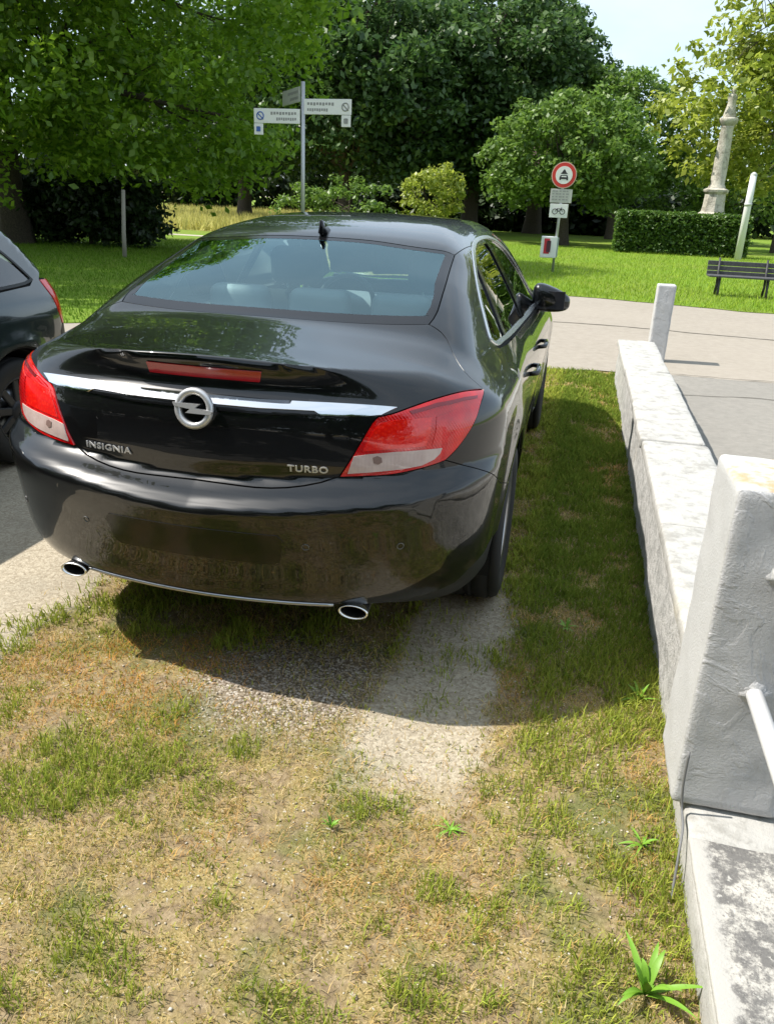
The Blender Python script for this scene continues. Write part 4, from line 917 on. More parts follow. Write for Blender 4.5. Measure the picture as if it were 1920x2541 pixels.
LM = {'bright': leaf_mat('leaves_bright', (.115, .235, .012), (.29, .45, .035), .58), 'dark': leaf_mat('leaves_dark', (.036, .090, .022), (.105, .185, .042), .42), 'mid': leaf_mat('leaves_mid', (.085, .17, .022), (.19, .30, .05), .45),
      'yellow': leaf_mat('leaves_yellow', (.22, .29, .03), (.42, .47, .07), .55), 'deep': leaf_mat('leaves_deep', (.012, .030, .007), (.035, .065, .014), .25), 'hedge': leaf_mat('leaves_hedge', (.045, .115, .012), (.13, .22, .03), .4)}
def leaves(C, N, spread, size, g, flat=.6, outw=None):
    """leaf rhombs round clump centres"""
    n = len(C)*N; c = np.repeat(C, N, 0); r = g.normal(size=(n, 3)); r /= np.linalg.norm(r, axis=1, keepdims=True); rad = spread*g.random((n, 1))**.55
    P = c+r*rad*np.array([1, 1, flat]); P[:, 2] -= rad[:, 0]**2*.25
    nr = g.normal(size=(n, 3))*.8+np.array([0, 0, .9])+r*.5; nr /= np.linalg.norm(nr, axis=1, keepdims=True)
    t = g.normal(size=(n, 3)); t -= nr*(t*nr).sum(1, keepdims=True); t /= np.linalg.norm(t, axis=1, keepdims=True); s_ = np.cross(nr, t)
    L = size*(.6+.8*g.random((n, 1))); Wd = L*.55
    V = np.stack([P-t*L*.5, P+s_*Wd*.5-nr*L*.06, P+t*L*.5, P-s_*Wd*.5-nr*L*.06], 1).reshape(-1, 3)
    return V, np.arange(n*4).reshape(-1, 4)
def branch(p0, p1, r0, r1, g, sag=.1, n=7):
    p0 = np.array(p0, float); p1 = np.array(p1, float); L = np.linalg.norm(p1-p0); t = np.linspace(0, 1, n)[:, None]
    mid = g.normal(size=3)*L*.08+np.array([0, 0, L*sag]); P = p0*(1-t)+p1*t+mid*4*t*(1-t); return tube_mesh(P, r0*(1-t[:, 0])+r1*t[:, 0], 7, cap=False)
def merge(parts):
    Vs, Fs, k = [], [], 0
    for V, Fc in parts: Vs.append(np.asarray(V)); Fs += [tuple(i+k for i in f) for f in Fc]; k += len(V)
    return np.concatenate(Vs), Fs
def tree(name, base, H, crowns, nclump, nleaf, spread, size, lm, label, cat_='tree', seed=1, tr=.2, trunk_top=.5, group=None, lean=(0, 0), limbs=14, shell=.55):
    """crowns: list of (cx,cy,cz,rx,ry,rz) relative to the base"""
    g = np.random.default_rng(seed); e = empty(name, base); tag(e, label, cat_, group)
    vol = np.array([c[3]*c[4]*c[5] for c in crowns])**.8; vol /= vol.sum(); C = []
    for c, w in zip(crowns, vol):
        m = max(4, int(nclump*w)); d = g.normal(size=(m, 3)); d /= np.linalg.norm(d, axis=1, keepdims=True)
        rad = shell+(1-shell)*g.random((m, 1))**.6; rad *= (.80+.38*vnoise(d[:, 0]*2+d[:, 2]*1.7+5, d[:, 1]*2+3, .8, seed))[:, None]
        C.append(np.array(c[:3])+d*rad*np.array(c[3:]))
    C = np.concatenate(C); C = C[C[:, 2] > .25]
    V, Fc = leaves(C, nleaf, spread, size, g); mesh_np('crown', V, Fc, LM[lm], e)
    top = np.array([lean[0], lean[1], H*trunk_top]); t = np.linspace(0, 1, 9)[:, None]
    P = top*t+np.c_[np.sin(t*5+seed)*.06*tr*4, np.cos(t*4+seed)*.06*tr*4, 0*t]*np.minimum(t*3, 1); parts = [tube_mesh(P, tr*(1.25-.75*t[:, 0]+.35*np.exp(-t[:, 0]*14)), 12, cap=False)]
    mesh_np('trunk', *parts[0], M['bark'], e, True)
    br = []; idx = g.choice(len(C), min(limbs, len(C)), replace=False)
    for i in idx:
        s0 = top*g.uniform(.45, 1.0); br.append(branch(s0, C[i], tr*.42, tr*.07, g))
        near_ = C[np.argsort(((C-C[i])**2).sum(1))[1:4]]
        for q in near_: br.append(branch(s0*.4+C[i]*.6, q, tr*.13, tr*.03, g, .05, 4))
    if br: mesh_np('branches', *merge(br), M['bark'], e, True)
    return e
tree('broadleaf_tree', (-14.7, 18.5, 0), 17, [(4.0, 0, 6.6, 5.6, 5.5, 5.2), (-1, .5, 9.5, 7.5, 7, 7.0), (5.2, 0, 3.6, 3.2, 3.2, 2.3), (.5, -1.0, 4.6, 4.6, 4.0, 3.4), (1.5, 0, 12.5, 5, 5, 3.5)], 900, 130, .9, .20, 'bright', 'big bright green broadleaf tree overhanging the lawn behind the dark hatchback', seed=4, tr=.34, trunk_top=.55, limbs=26, shell=.45)
tree('large_tree', (-11.6, 41, 0), 14, [(0, 0, 6.6, 6, 5, 4.4), (1.5, 0, 8.4, 5, 5, 3.2), (-3.5, 0, 7, 3.5, 3.5, 3.6), (3.2, -.5, 5.6, 3, 3, 3)], 520, 80, 1.15, .33, 'dark', 'tall dark green tree right behind the white signpost', seed=6, tr=.42, trunk_top=.4, limbs=20)
tree('large_tree', (-5.6, 46, 0), 15, [(0, 0, 7, 6, 5, 4.8), (0, 0, 9.2, 5.5, 5, 3.4), (1.4, -1, 5.6, 4, 3, 3.6)], 520, 80, 1.15, .33, 'dark', 'tall dark green tree standing between signpost and round sign', seed=7, tr=.4, trunk_top=.45, limbs=18)
tree('large_tree', (-2.2, 50, 0), 15, [(-.3, 0, 7.5, 4.4, 4.5, 4.8), (-1.4, 0, 9.6, 4.2, 4.5, 3.4), (-1.7, -1, 5.6, 3.6, 3, 3.4)], 460, 80, 1.05, .33, 'dark', 'tall dark tree rising behind the rounded tree, edge against open sky', seed=8, tr=.4, trunk_top=.5, limbs=18)
tree('rounded_tree', (.1, 36, 0), 6.3, [(0, 0, 3.9, 3.7, 3.4, 2.2), (-1.8, -.4, 3.0, 2.2, 2.2, 1.5), (1.6, -.6, 2.9, 2.2, 2.0, 1.4), (.2, 0, 5.1, 2.3, 2.2, 1.2)], 330, 60, .6, .22, 'mid', 'rounded mid green tree behind the round traffic sign', seed=9, tr=.2, trunk_top=.5, limbs=16)
tree('background_tree', (2.4, 47, 0), 8.6, [(0, 0, 5.5, 3.2, 3, 3.2), (-1.2, 0, 7.4, 2.0, 2, 1.6)], 150, 60, .8, .28, 'mid', 'hazy green tree top peeking over the rounded tree', seed=10, tr=.2, limbs=10)
tree('background_tree', (9.5, 48, 0), 9, [(0, 0, 4.6, 5.0, 3, 3.4), (-3.5, 0, 3.2, 3, 2.5, 2.4)], 190, 60, .9, .28, 'mid', 'green tree standing behind the stone column', seed=11, tr=.2, limbs=10)
tree('young_tree', (9.6, 39.2, 0), 13.5, [(-2.4, 0, 6.4, 4.2, 3.8, 3.0), (-.8, 0, 10.2, 3.6, 3.4, 3.2), (-1.5, 0, 3.6, 3.6, 3.2, 1.3), (1.3, 0, 7.6, 3, 2.6, 3)], 420, 36, .75, .32, 'yellow', 'sparse yellow-green young tree spreading behind the stone column', seed=12, tr=.12, trunk_top=.75, limbs=24, shell=.35)
tree('shrub', (-5.6, 34, 0), 3.2, [(0, 0, 1.7, 1.45, 1.2, 1.3), (.2, 0, 2.6, .9, .8, .6)], 90, 40, .35, .17, 'yellow', 'small bright yellow-green shrub by the dark trees, beside the black car roof', 'shrub', seed=13, tr=.06, limbs=8)
tree('shrub', (-9.0, 33, 0), 3, [(0, 0, 1.2, 2.2, 1.4, 1.3), (-2.2, 0, 1.0, 1.6, 1.2, 1.1)], 90, 40, .4, .18, 'mid', 'loose green shrub at the foot of the signpost trees', 'shrub', seed=14, tr=.05, limbs=8)
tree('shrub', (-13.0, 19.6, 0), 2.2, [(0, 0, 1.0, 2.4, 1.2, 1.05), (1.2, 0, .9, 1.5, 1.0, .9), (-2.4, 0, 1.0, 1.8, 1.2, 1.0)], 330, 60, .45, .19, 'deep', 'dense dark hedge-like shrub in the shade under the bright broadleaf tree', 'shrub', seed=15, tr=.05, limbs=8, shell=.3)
tree('broadleaf_tree', (-18, 9.5, 0), 14, [(0, 0, 8, 5.5, 5.5, 5.0), (1, 0, 11, 4, 4, 3.5), (0, 1, 4.6, 4.5, 4.2, 2.4)], 330, 60, 1.0, .3, 'bright', 'broadleaf tree beyond the dark hatchback whose shade falls on the lawn', seed=5, tr=.3, limbs=12)
tree('background_tree', (-19, 45, 0), 15, [(0, 0, 7, 5.5, 4.5, 5), (3.5, 0, 8.5, 4.5, 4, 3.6), (-4, 0, 8, 5, 4, 4)], 330, 70, 1.15, .34, 'dark', 'dark tree filling the gap behind the bright broadleaf tree', seed=25, tr=.35, limbs=8)
# sapling stake
o = tube('tree_stake', [(-9.79, 16, -.05), (-9.76, 16, .6), (-9.70, 16.02, 1.55)], [.055, .05, .045], plain('grey_wood', (.30, .27, .23), .9), None, 9); tag(o, 'slim grey wooden stake standing in the shaded lawn', 'stake')
# dense wood closing the view
def far_wood():
    g = np.random.default_rng(33); n = 1500; X = g.uniform(-70, 46, n); Y = 62+g.uniform(0, 14, n); Z = g.uniform(.2, 1, n)**.8*(6+5.0*vnoise(X, Y, 9, 61))*np.clip(1-sstep(-2, 6, X)*.42, .4, 1)
    C = np.stack([X, Y, Z], 1); V, Fc = leaves(C, 42, 1.9, .62, g); o = mesh_np('far_wood', V, Fc, LM['deep']); o['kind'] = 'stuff'; o['label'] = 'far-off dark wood closing the view behind the park'; o['category'] = 'wood'
    X = np.r_[g.uniform(-14, 10, 420), g.uniform(-60, -6, 600)]; Y = np.r_[52+g.uniform(0, 3, 420), 64+g.uniform(0, 3, 600)]; Z = np.r_[g.uniform(.1, 2.6, 420), g.uniform(.1, 3.4, 600)]; C = np.stack([X, Y, Z], 1); V, Fc = leaves(C, 42, 1.25, .5, g); o = mesh_np('undergrowth', V, Fc, LM['deep']); o['kind'] = 'stuff'; o['label'] = 'dark undergrowth below the park trees'; o['category'] = 'undergrowth'
far_wood()
# clipped hedge round the column
def hedge(lo, hi, n, size, label, seed, lm='hedge'):
    g = np.random.default_rng(seed); lo = np.array(lo, float); hi = np.array(hi, float); e = empty('clipped_hedge', ((lo[0]+hi[0])/2, (lo[1]+hi[1])/2, 0)); tag(e, label, 'hedge')
    P = lo+(hi-lo)*g.random((n, 3)); f = g.integers(0, 4, n)      # pull onto faces
    P[f == 0, 2] = hi[2]; P[f == 1, 1] = lo[1]; P[f == 2, 0] = np.where(g.random((f == 2).sum()) < .5, lo[0], hi[0]); P[f == 3, 1] = np.where(g.random((f == 3).sum()) < .5, lo[1], hi[1])
    P += g.normal(size=P.shape)*.045; P += ((vnoise(P[:, 0], P[:, 2]+P[:, 1], .5, seed)-.5)*.16)[:, None]*np.array([.4, -1, 1])
    V, Fc = leaves(P, 5, .09, size, g); V -= np.array(e.location); mesh_np('foliage', V, Fc, LM[lm], e)
    bm = bmesh.new(); bm_box(bm, lo+.12-np.array(e.location), hi-.12-np.array(e.location), .05); bm_link('inner_twigs', bm, plain('hedge_core', (.018, .028, .010), .95), e); return e
hedge((2.3, 32.0, 0), (7.1, 33.1, 1.48), 6500, .11, 'neatly clipped dark green hedge in front of the stone column', 71)
# ================================================================== SIGNS, BENCH, COLUMN, LAMP
galv = plain('galvanised', (.46, .47, .48), .45, .6); white = plain('sign_white', (.80, .80, .77), .5); grey = plain('sign_grey', (.50, .50, .46), .5); redp = plain('sign_red', (.62, .045, .035), .45); ink = plain('sign_ink', (.03, .03, .035), .5); inkg = plain('sign_ink_grey', (.30, .30, .29), .6); blue = plain('sign_blue', (.06, .14, .45), .5)
def local(parent, fn):
    o = fn(); o.parent = parent; return o
sp_ = empty('finger_signpost', (-5.21, 16, 0)); tag(sp_, 'grey pole with three weathered white direction boards behind the black car', 'signpost')
tube('pole', [(0, 0, -.05), (0, 0, 3.86)], .045, galv, sp_, 14)
def board(L, h, z, rz, side, mat, sub=None, icon=None, y0=-.055):
    """finger board; side +1 points right, -1 left"""
    e = empty('direction_board', (0, 0, 0), rz, sp_); x0, x1 = (.05, L) if side > 0 else (-L, -.05)
    # the panel has a squared root and a bevelled outer end
    tip = .06*side; zs_ = [z-h/2, z+h/2]; out = [(x0, zs_[0]), (x1, zs_[0]), (x1, zs_[1]), (x0, zs_[1])]
    bm = bmesh.new(); bm_box(bm, (x0, y0-.012, z-h/2), (x1, y0+.012, z+h/2), .006, 1); bm_link('panel', bm, mat, e)
    for k, fr in ((0, .80), (1, .62)):
        xa = x0+.08 if side > 0 else x1-.08; xb = xa+(L-.35)*fr*side; zz_ = z+h*.20-k*h*.38
        n_ = 9
        for q in range(n_):
            p = xa+(xb-xa)*q/n_; p2 = p+(xb-xa)/n_*.72; bm = bmesh.new(); bm_box(bm, (min(p, p2), y0-.0155, zz_-.026-.006*(q % 3)), (max(p, p2), y0-.0125, zz_+.022)); bm_link('text_mark', bm, inkg, e)
    if sub:
        sx0 = x1-.22 if side > 0 else x0+.0; bm = bmesh.new(); bm_box(bm, (sx0, y0-.010, z-h/2-.235), (sx0+.21, y0+.008, z-h/2-.008), .006, 1); bm_link('small_plate', bm, white, e)
        bm = bmesh.new(); bm_box(bm, (sx0+.06, y0-.0145, z-h/2-.17), (sx0+.15, y0-.0112, z-h/2-.07), .01, 1); bm_link('symbol', bm, inkg if side > 0 else blue, e)
    if icon:
        xc = x1-.13 if side > 0 else x0+.15; a = np.linspace(0, 6.283, 20, endpoint=False)
        V, Fc = tube_mesh(np.stack([xc+np.cos(a)*.075, 0*a+y0-.014, z+np.sin(a)*.075], 1), .013, 6, closed=True); mesh_np('symbol', V, Fc, icon, e, True)
        V, Fc = tube_mesh([(xc-.06, y0-.015, z+.05), (xc+.07, y0-.015, z-.07)], .012, 6); mesh_np('symbol', V, Fc, icon, e, True)
board(1.13, .30, 3.375, R(-3), 1, white, True, inkg); board(1.10, .29, 3.18, R(2), -1, white, True, blue); board(1.25, .30, 3.62, R(-52), -1, grey)
# round prohibition sign with plates and dispenser
rs_ = empty('round_traffic_sign', (.36, 19.5, 0)); tag(rs_, 'round red-rimmed no-motor-vehicles sign with two plates on a grey post', 'traffic sign')
tube('post', [(0.0, .03, -.05), (.02, .03, 2.62)], .034, galv, rs_, 12)
def disc(name, c, r, y, th, mat, n=40):
    a = np.linspace(0, 6.2832, n, endpoint=False); V = [(c[0]+math.cos(t)*r, y+s_, c[1]+math.sin(t)*r) for s_ in (0, th) for t in a]
    mesh_np(name, V, [tuple(range(n)), tuple(range(2*n-1, n-1, -1))]+[(i, n+i, n+(i+1) % n, (i+1) % n) for i in range(n)], mat, rs_)
disc('rim', (.02, 2.32), .305, -.020, .02, plain('sign_edge', (.66, .50, .40), .5)); disc('red_ring', (.02, 2.32), .285, -.024, .004, redp); disc('white_field', (.02, 2.32), .205, -.028, .004, white)
def picto(polys, name, y, mat=ink):
    for P in polys: n = len(P); mesh_np(name, [(x, y+s_, z) for s_ in (0, .002) for x, z in P], [tuple(range(n)), tuple(range(2*n-1, n-1, -1))], mat, rs_)
picto([[(-.085, 2.205), (-.085, 2.265), (-.06, 2.32), (.10, 2.32), (.125, 2.265), (.125, 2.205), (.085, 2.205), (.085, 2.228), (-.045, 2.228), (-.045, 2.205)]], 'car_symbol', -.031)
picto([[(-.045, 2.275), (-.035, 2.30), (.075, 2.30), (.085, 2.275)]], 'car_window', -.0325, white)
picto([[(-.07, 2.355), (-.03, 2.385), (-.005, 2.43), (.02, 2.455), (.045, 2.43), (.07, 2.385), (.11, 2.355), (.07, 2.345), (-.03, 2.345)]], 'motorcycle_symbol', -.031)
box('upper_plate', (-.26, -.016, 1.68), (.27, .0, 2.0), grey, rs_, .005)
for k in range(4):
    for q in range(5): box('text_mark', (-.22+q*.085, -.0195, 1.74+k*.065), (-.22+q*.085+(.05 if (q+k) % 3 else .068), -.0165, 1.772+k*.065), inkg, rs_)
lp = box('lower_plate', (-.24, -.016, 1.33), (.21, .0, 1.655), white, rs_, .005)
a = np.linspace(0, 6.283, 20, endpoint=False)
for xc in (-.105, .075):
    V, Fc = tube_mesh(np.stack([xc+np.cos(a)*.062, 0*a-.020, 1.475+np.sin(a)*.062], 1), .009, 6, closed=True); mesh_np('bicycle_symbol', V, Fc, ink, rs_, True)
V, Fc = tube_mesh([(-.105, -.02, 1.475), (-.055, -.02, 1.545), (.04, -.02, 1.545), (-.015, -.02, 1.475), (-.06, -.02, 1.55)], .008, 6); mesh_np('bicycle_symbol', V, Fc, ink, rs_, True)
V, Fc = tube_mesh([(.075, -.02, 1.475), (.035, -.02, 1.56), (.06, -.02, 1.575)], .008, 6); mesh_np('bicycle_symbol', V, Fc, ink, rs_, True)
db = empty('bag_dispenser', (.30, 19.5, .36)); tag(db, 'white and red bag dispenser box fixed low on the traffic sign post', 'dispenser')
box('housing', (-.30, -.13, 0), (.10, .02, .52), white, db, .02); box('side_cover', (.10, -.11, .02), (.135, .0, .50), plain('box_side', (.33, .38, .37), .5), db, .01)
box('red_panel', (-.22, -.136, .10), (-.08, -.1305, .47), plain('box_red', (.60, .04, .06), .5), db, .004); box('dark_figure', (-.15, -.140, .14), (-.05, -.1365, .42), plain('box_dark', (.10, .03, .05), .5), db, .02)
# bench
wood = MB('bench_wood'); wood.color(wood.ramp(wood.noise(20, 5, .7), [(.3, (.045, .045, .05)), (.7, (.095, .093, .098))])).set(Roughness=.7); iron = plain('bench_iron', (.035, .035, .037), .6)
be = empty('park_bench', (4.75, 15.7, 0)); tag(be, 'dark grey slatted park bench on the lawn beside the road', 'bench')
for k, z in enumerate((.44, .538, .636)): box('back_slat', (-1.14, .235+.025*k, z-.045), (1.14, .265+.025*k, z+.045), wood.m, be, .008)
for k in range(4): box('seat_slat', (-1.14, -.20+k*.105, .385), (1.14, -.115+k*.105, .42), wood.m, be, .008)
for x in (-.92, .0, .92):
    l = empty('leg', (x, 0, 0), 0, be)
    tube('front_leg', [(0, -.19, 0), (0, -.15, .2), (0, -.10, .375)], [.028, .024, .03], iron, l, 8); tube('back_leg', [(0, .22, 0), (0, .14, .22), (0, .18, .40), (0, .29, .74)], [.028, .024, .026, .02], iron, l, 8); tube('cross_bar', [(0, -.19, .37), (0, .2, .375)], .02, iron, l, 8)
# column with figure
st = MB('weathered_stone'); st.color(st.mix(st.gray(st.noise(3.5, 6, .7), .42, .66), (.52, .485, .41), (.27, .245, .20))).set(Roughness=.9); st.bump(st.noise(14, 5, .7), .7, .04)
cl = empty('stone_column', (6.2, 36.0, 0)); tag(cl, 'weathered pale stone column with a small figure, rising behind the hedge', 'column')
def lathe_z(name, prof, mat, parent, n=20, sq=False, sm=True):
    a = np.linspace(0, 2*np.pi, n, endpoint=False)+(math.pi/4 if sq else 0); V = np.concatenate([np.stack([np.cos(a)*r, np.sin(a)*r, 0*a+z], 1) for r, z in prof]); Fc = [(i*n+k, i*n+(k+1) % n, (i+1)*n+(k+1) % n, (i+1)*n+k) for i in range(len(prof)-1) for k in range(n)]+[tuple((len(prof)-1)*n+k for k in range(n))]
    return mesh_np(name, V, Fc, mat, parent, sm)
lathe_z('base_step', [(.95, 0), (.95, .9), (.80, .92), (.80, 1.25), (.66, 1.27), (.66, 1.5)], st.m, cl, 4, True, False)
lathe_z('pedestal', [(.58, 1.5), (.60, 1.58), (.48, 1.66), (.44, 1.9), (.42, 2.35), (.50, 2.45), (.52, 2.53), (.36, 2.6)], st.m, cl, 8, True, False)
lathe_z('shaft', [(.36, 2.6), (.33, 2.68), (.29, 2.75), (.295, 3.4), (.27, 4.2), (.24, 4.9), (.26, 4.95)], st.m, cl, 18)
lathe_z('capital', [(.26, 4.95), (.30, 5.02), (.36, 5.12), (.38, 5.22), (.34, 5.26)], st.m, cl, 12)
fg = lathe_z('figure', [(.24, 5.26), (.26, 5.35), (.20, 5.6), (.16, 5.85), (.20, 6.0), (.17, 6.1), (.07, 6.15), (.10, 6.22), (.10, 6.30), (.05, 6.36)], st.m, cl, 12)
# pale lamp post
lmp = empty('pale_pole', (6.70, 30.9, 0)); tag(lmp, 'slim pale pole standing behind the bench, beside the clipped hedge', 'pole')
tube('pole', [(0, 0, -.05), (0, 0, 1.9), (0, 0, 2.95)], [.13, .12, .11], plain('pale_pole', (.66, .66, .64), .5), lmp, 14); tube('collar', [(0, 0, 1.90), (0, 0, 2.0)], .135, plain('pole_collar', (.5, .5, .5), .5), lmp, 14)
lathe_z('cap', [(.115, 2.93), (.12, 2.96), (.06, 3.02), (.02, 3.04)], plain('pole_cap', (.5, .5, .48), .4), lmp, 12)
# ================================================================== DARK GREEN HATCHBACK (parked nose towards the viewer)
class Hatch(Saloon):
    yc, yf, ly, lz, sz = .95, 3.2, .6, .8, .70
    y0 = staticmethod(pchip([.12, .2, .27, .40, .52, .56, .60, .66, .80, .95, 1.05, 1.2, 1.6], [.16, .07, .02, .0, .01, .025, .05, .055, .065, .09, .14, .26, .6]))
    Wb = staticmethod(pchip([.1, .18, .25, .4, .55, .70, .82, .92, 1.0, 1.1, 1.25, 1.40, 1.5], [.74, .79, .82, .838, .848, .852, .846, .826, .796, .750, .680, .600, .54]))
    tap = staticmethod(pchip([-.1, .1, .4, .8, 2.9, 3.4, 3.8, 4.1], [.08, .05, .015, 0, 0, .02, .07, .16])); tapG = staticmethod(pchip([0, .4, .9, 1.6, 2.4, 3.2], [.03, .02, .005, 0, .01, .05]))
    Tc = staticmethod(pchip([-.1, .05, .12, .2, .34, .48, .62, .9, 1.4, 1.9, 2.3, 2.5, 2.9, 3.05, 3.4, 3.8, 4.05, 4.3], [.98, 1.03, 1.10, 1.19, 1.32, 1.385, 1.405, 1.425, 1.435, 1.42, 1.375, 1.31, 1.05, .985, .92, .84, .74, .6]))
    def F(s, P):
        x = np.abs(P[:, 0]); y = P[:, 1]; z = P[:, 2]; W = s.Wb(z)-s.tap(y)-s.tapG(y)*sstep(.9, 1.05, z)
        for ya in (.74, 3.24): r = np.sqrt((y-ya)**2+(z-.33)**2); W = W+.015*np.exp(-((r-.37)/.06)**2)
        W = W+.012*np.exp(-((z-.52)/.02)**2)*0
        S_ = smax((x-W)*.97, z-(s.Tc(y)-.06*x*x-.03*x**6), .10)
        Fv = smax(S_, s.y0(z)+.10*x*x+.30*x**6-y, .07); Fv = smax(Fv, y-(4.1-.12*x*x-.4*x**6-.12*sstep(.55, .85, z)), .1); return smax(Fv, .17-z, .05)
H = Hatch(); KH = S; S = H      # helper functions below cut from the hatchback body
ARZ, ARR = .315, .350
hatch = empty('parked_hatchback'); tag(hatch, 'dark green hatchback seen by its tail corner, left of the black saloon', 'car')
gp = MB('green_paint'); gp.set(Base_Color=(.010, .020, .020), Roughness=.2, Coat_Weight=1.0, Coat_Roughness=.02, Coat_IOR=1.7); GP = gp.m
lt_t = sd((.40, 1.02), (.30, 1.03)); 
L_o = sd((.335, 1.030), (.315, .95), (.290, .85), (.265, .765)); L_i = H.surf('rear', np.stack([np.radians([36, 38, 40, 42])*1.0, np.array([.77, .85, .95, 1.02])], 1))
tl = cat([L_o, L_i]); hl_lights = S.panel('tail_light', 'rear', tl, M['red'], hatch, step=.02, gap=.002, flange=.012, off=.004, mirror=True)
bs = sd((.40, .60), (.30, .66), (.30, .72), (.265, .76)); bb = cat([S.surf('rear', np.stack([np.linspace(0, .8, 10), 0*np.linspace(0, .8, 10)+.25], 1)), sd((.32, .24), (.395, .25))])
lowmid = S.surf('rear', np.stack([np.radians([42, 30, 15, 0]), np.array([.765, .60, .59, .585])], 1))
S.panel('rear_bumper', 'rear', half(cat([bb, arch(.74, 195, 132, 8), bs[1:], lowmid])), M['blackplastic'], hatch, step=.03)
up = S.surf('rear', np.stack([np.radians([0, 15, 28, 34]), np.array([1.03, 1.03, 1.03, 1.03])], 1))
S.panel('tailgate', 'rear', half(cat([lowmid[::-1], L_i, up[::-1]])), GP, hatch, step=.04)
wsd = tp([(.60, .16), (.585, .25), (.56, .36), (.53, .47)]); rw = half(cat([tp([(0, .47)]), tp([(.3, .47)]), wsd[::-1], tp([(.3, .10), (0, .09)])]))
S.panel('rear_window', 'sec', rw, M['glass'], hatch, step=.04, gap=.003, back=False)
rseam = spl(tp([(.53, .47), (.56, .9), (.57, 1.5), (.56, 2.0), (.54, 2.3)]), 14)
S.panel('roof', 'sec', half(cat([tp([(0, .475), (.3, .475)]), rseam, tp([(.3, 2.36), (0, 2.38)])])), GP, hatch, step=.05)
wss = spl(tp([(.54, 2.3), (.60, 2.55), (.66, 2.85)]), 8); S.panel('windscreen', 'sec', half(cat([tp([(0, 2.385), (.3, 2.365)]), wss, tp([(.4, 3.0), (0, 3.04)])])), M['glass'], hatch, step=.06, back=False)
d_top = spl(sd((2.72, .985), (2.5, 1.13), (2.25, 1.27), (1.9, 1.345), (1.4, 1.362), (.95, 1.345), (.72, 1.30), (.56, 1.20), (.44, 1.085), (.40, 1.035)), 30); d_bot = spl(sd((.40, 1.035), (.46, 1.018), (.9, 1.0), (1.6, .98), (2.4, .962), (2.72, .985)), 20)
dring = cat([d_top, d_bot[1:-1]]); q = inset(densify(S.unmap('sec', dring)*scs, .03), .016); din = S.surf('sec', q/scs)
sf = cat([L_o[::-1], tp([(.66, .24)]), wsd, rseam[1:], wss[1:], sd((2.86, .95), (2.74, .955)), d_top, sd((.46, 1.006), (.9, .988), (1.20, .978), (1.19, .8), (1.12, .62)), arch(.74, 40, 132, 16), bs[1:-1]])
S.panel('side_frame', 'sec', sf, GP, hatch, step=.04, mirror=True)
fdz = lambda y: np.interp(y, [.46, .9, 1.6, 2.4, 2.72], [1.006, .988, .968, .95, .95])
S.panel('door', 'sec', cat([sd((1.12, .62), (1.19, .8), *[(y, fdz(y)) for y in np.linspace(1.20, 2.62, 8)]), sd((2.66, .7), (2.66, .27), (1.2, .27), (1.12, .40))]), GP, hatch, step=.05, mirror=True)
hs = spl(tp([(.68, 2.92), (.70, 3.3), (.66, 3.7), (.55, 3.95)]), 10)
S.panel('front_wing', 'sec', cat([sd((2.62, .94), (2.86, .938)), hs, sd((3.75, .7), (3.68, .5)), arch(3.24, 30, 178, 18), sd((2.88, .27), (2.66, .27), (2.66, .7))]), GP, hatch, step=.05, mirror=True)
S.panel('bonnet', 'sec', half(cat([tp([(0, 3.06), (.4, 3.02)]), hs, tp([(.3, 4.0), (0, 4.01)])])), GP, hatch, step=.07)
S.panel('front_bumper', 'front', half(cat([S.surf('front', np.stack([np.linspace(0, .8, 8), 0*np.linspace(0, .8, 8)+.24], 1)), sd((3.62, .26)), arch(3.24, 5, 28, 5), sd((3.75, .7)), hs[-1:], tp([(.3, 4.0), (0, 4.01)])])), GP, hatch, step=.07)
S.panel('sill', 'sec', sd(*([(y, .265) for y in np.linspace(1.1, 2.88, 8)]+[(y, .178) for y in np.linspace(2.88, 1.1, 8)])), M['blackplastic'], hatch, step=.06, mirror=True)
S.panel('window_rubber', 'sec', dring, M['blackplastic'], hatch, step=.04, holes=[din], gap=0, flange=.006, back=False, off=.003, mirror=True)
S.panel('side_window', 'sec', din, M['sideglass'], hatch, step=.06, gap=-.004, flange=.003, back=False, off=-.005, mirror=True)
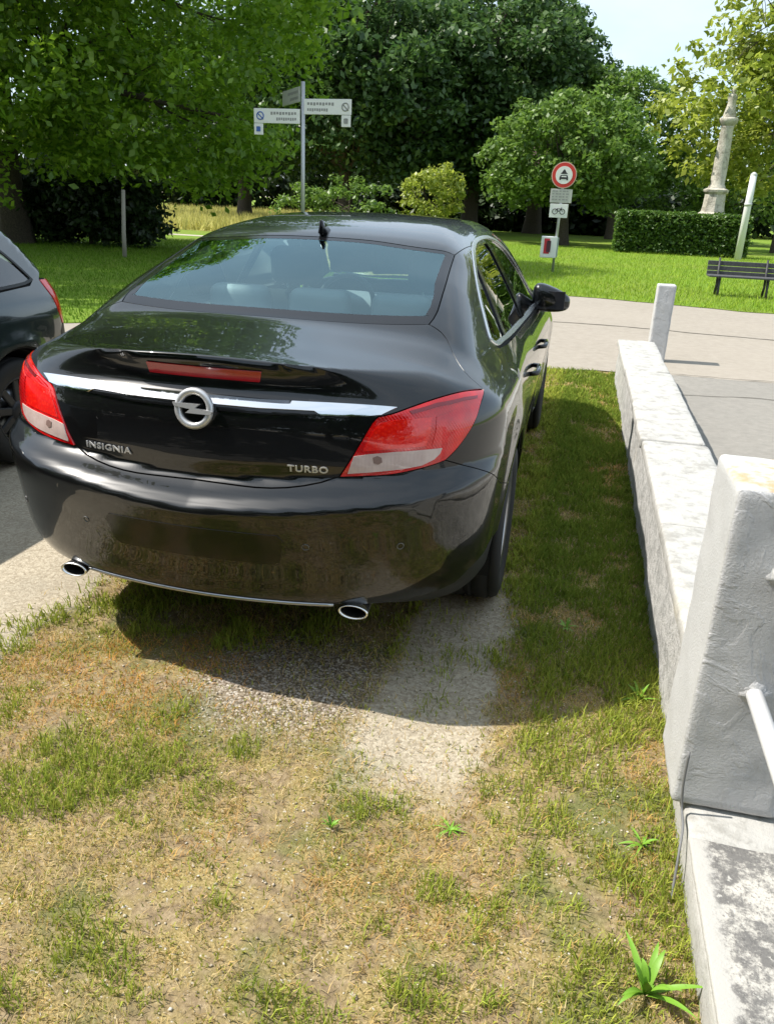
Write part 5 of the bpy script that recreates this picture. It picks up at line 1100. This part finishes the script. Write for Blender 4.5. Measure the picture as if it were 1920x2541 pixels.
for ya in (.74, 3.24):
    for sx in (1, -1):
        wheel(hatch, (sx*.735, ya, .312), sx, plain('steel_rim', (.03, .031, .034), .5, .3), r=.312, w=.095, ns=9, rr_=.2)
        t = np.linspace(-.25, math.pi+.25, 22); V = np.concatenate([np.stack([0*t+sx*xx_, ya+np.cos(t)*.36, ARZ+np.sin(t)*.36], 1) for xx_ in (.4, .815)])
        mesh_np('wheel_housing', V, [(i, i+1, 22+i+1, 22+i) for i in range(21)]+[tuple(range(22))], M['gap'], hatch)
box('underbody', (-.60, .2, .20), (.60, 3.9, .26), M['gap'], hatch); box('parcel_shelf', (-.55, .30, .93), (.55, .75, .96), M['cabin'], hatch, .01); box('seat_row', (-.58, .85, .3), (.58, 1.0, 1.02), M['cloth'], hatch, .05, 3, True)
for x in (-.33, .33): box('front_seat', (x-.24, 1.7, .3), (x+.24, 1.88, 1.22), M['cloth'], hatch, .06, 3, True)
box('dashboard', (-.6, 2.5, .6), (.6, 2.9, .9), M['cabin'], hatch, .06, 3, True)
S = KH; ARZ, ARR = .345, .378
hatch.location = (-2.00-.855, 2.58, 0); hatch.rotation_euler = (0, 0, math.pi)
# ================================================================== trees on the far side of the car park, behind the viewer (mirrored in the paintwork)
b0 = tree('car_park_tree', (2.5, -15, 0), 12, [(0, 0, 6.5, 5, 4.5, 5.2), (-2.5, 0, 3.2, 3.4, 3, 2.6), (2.5, .5, 3.4, 3.4, 3, 2.6)], 260, 60, 1.1, .42, 'dark', 'dark tree on the far side of the car park, mirrored in the boot lid', seed=21, tr=.25, limbs=10, group='trees across the car park')
for i, (x, y, rz) in enumerate(((-6.3, -6.9, 5.2), (-5.5, -16.5, 1.1), (-13.0, -15.5, 2.4), (10.5, -16, 4.0), (-20, -12, .5))):
    c_ = copy_tree(b0); c_.location = (x, y, 0); c_.rotation_euler = (0, 0, rz); c_.scale = (.8, .8, .8) if i == 0 else (1, 1, 1)
    if i == 0: c_['label'] = 'smaller unseen tree added to shade the ground behind the viewer'  # unseen tree, added to shade the ground that the tail mirrors
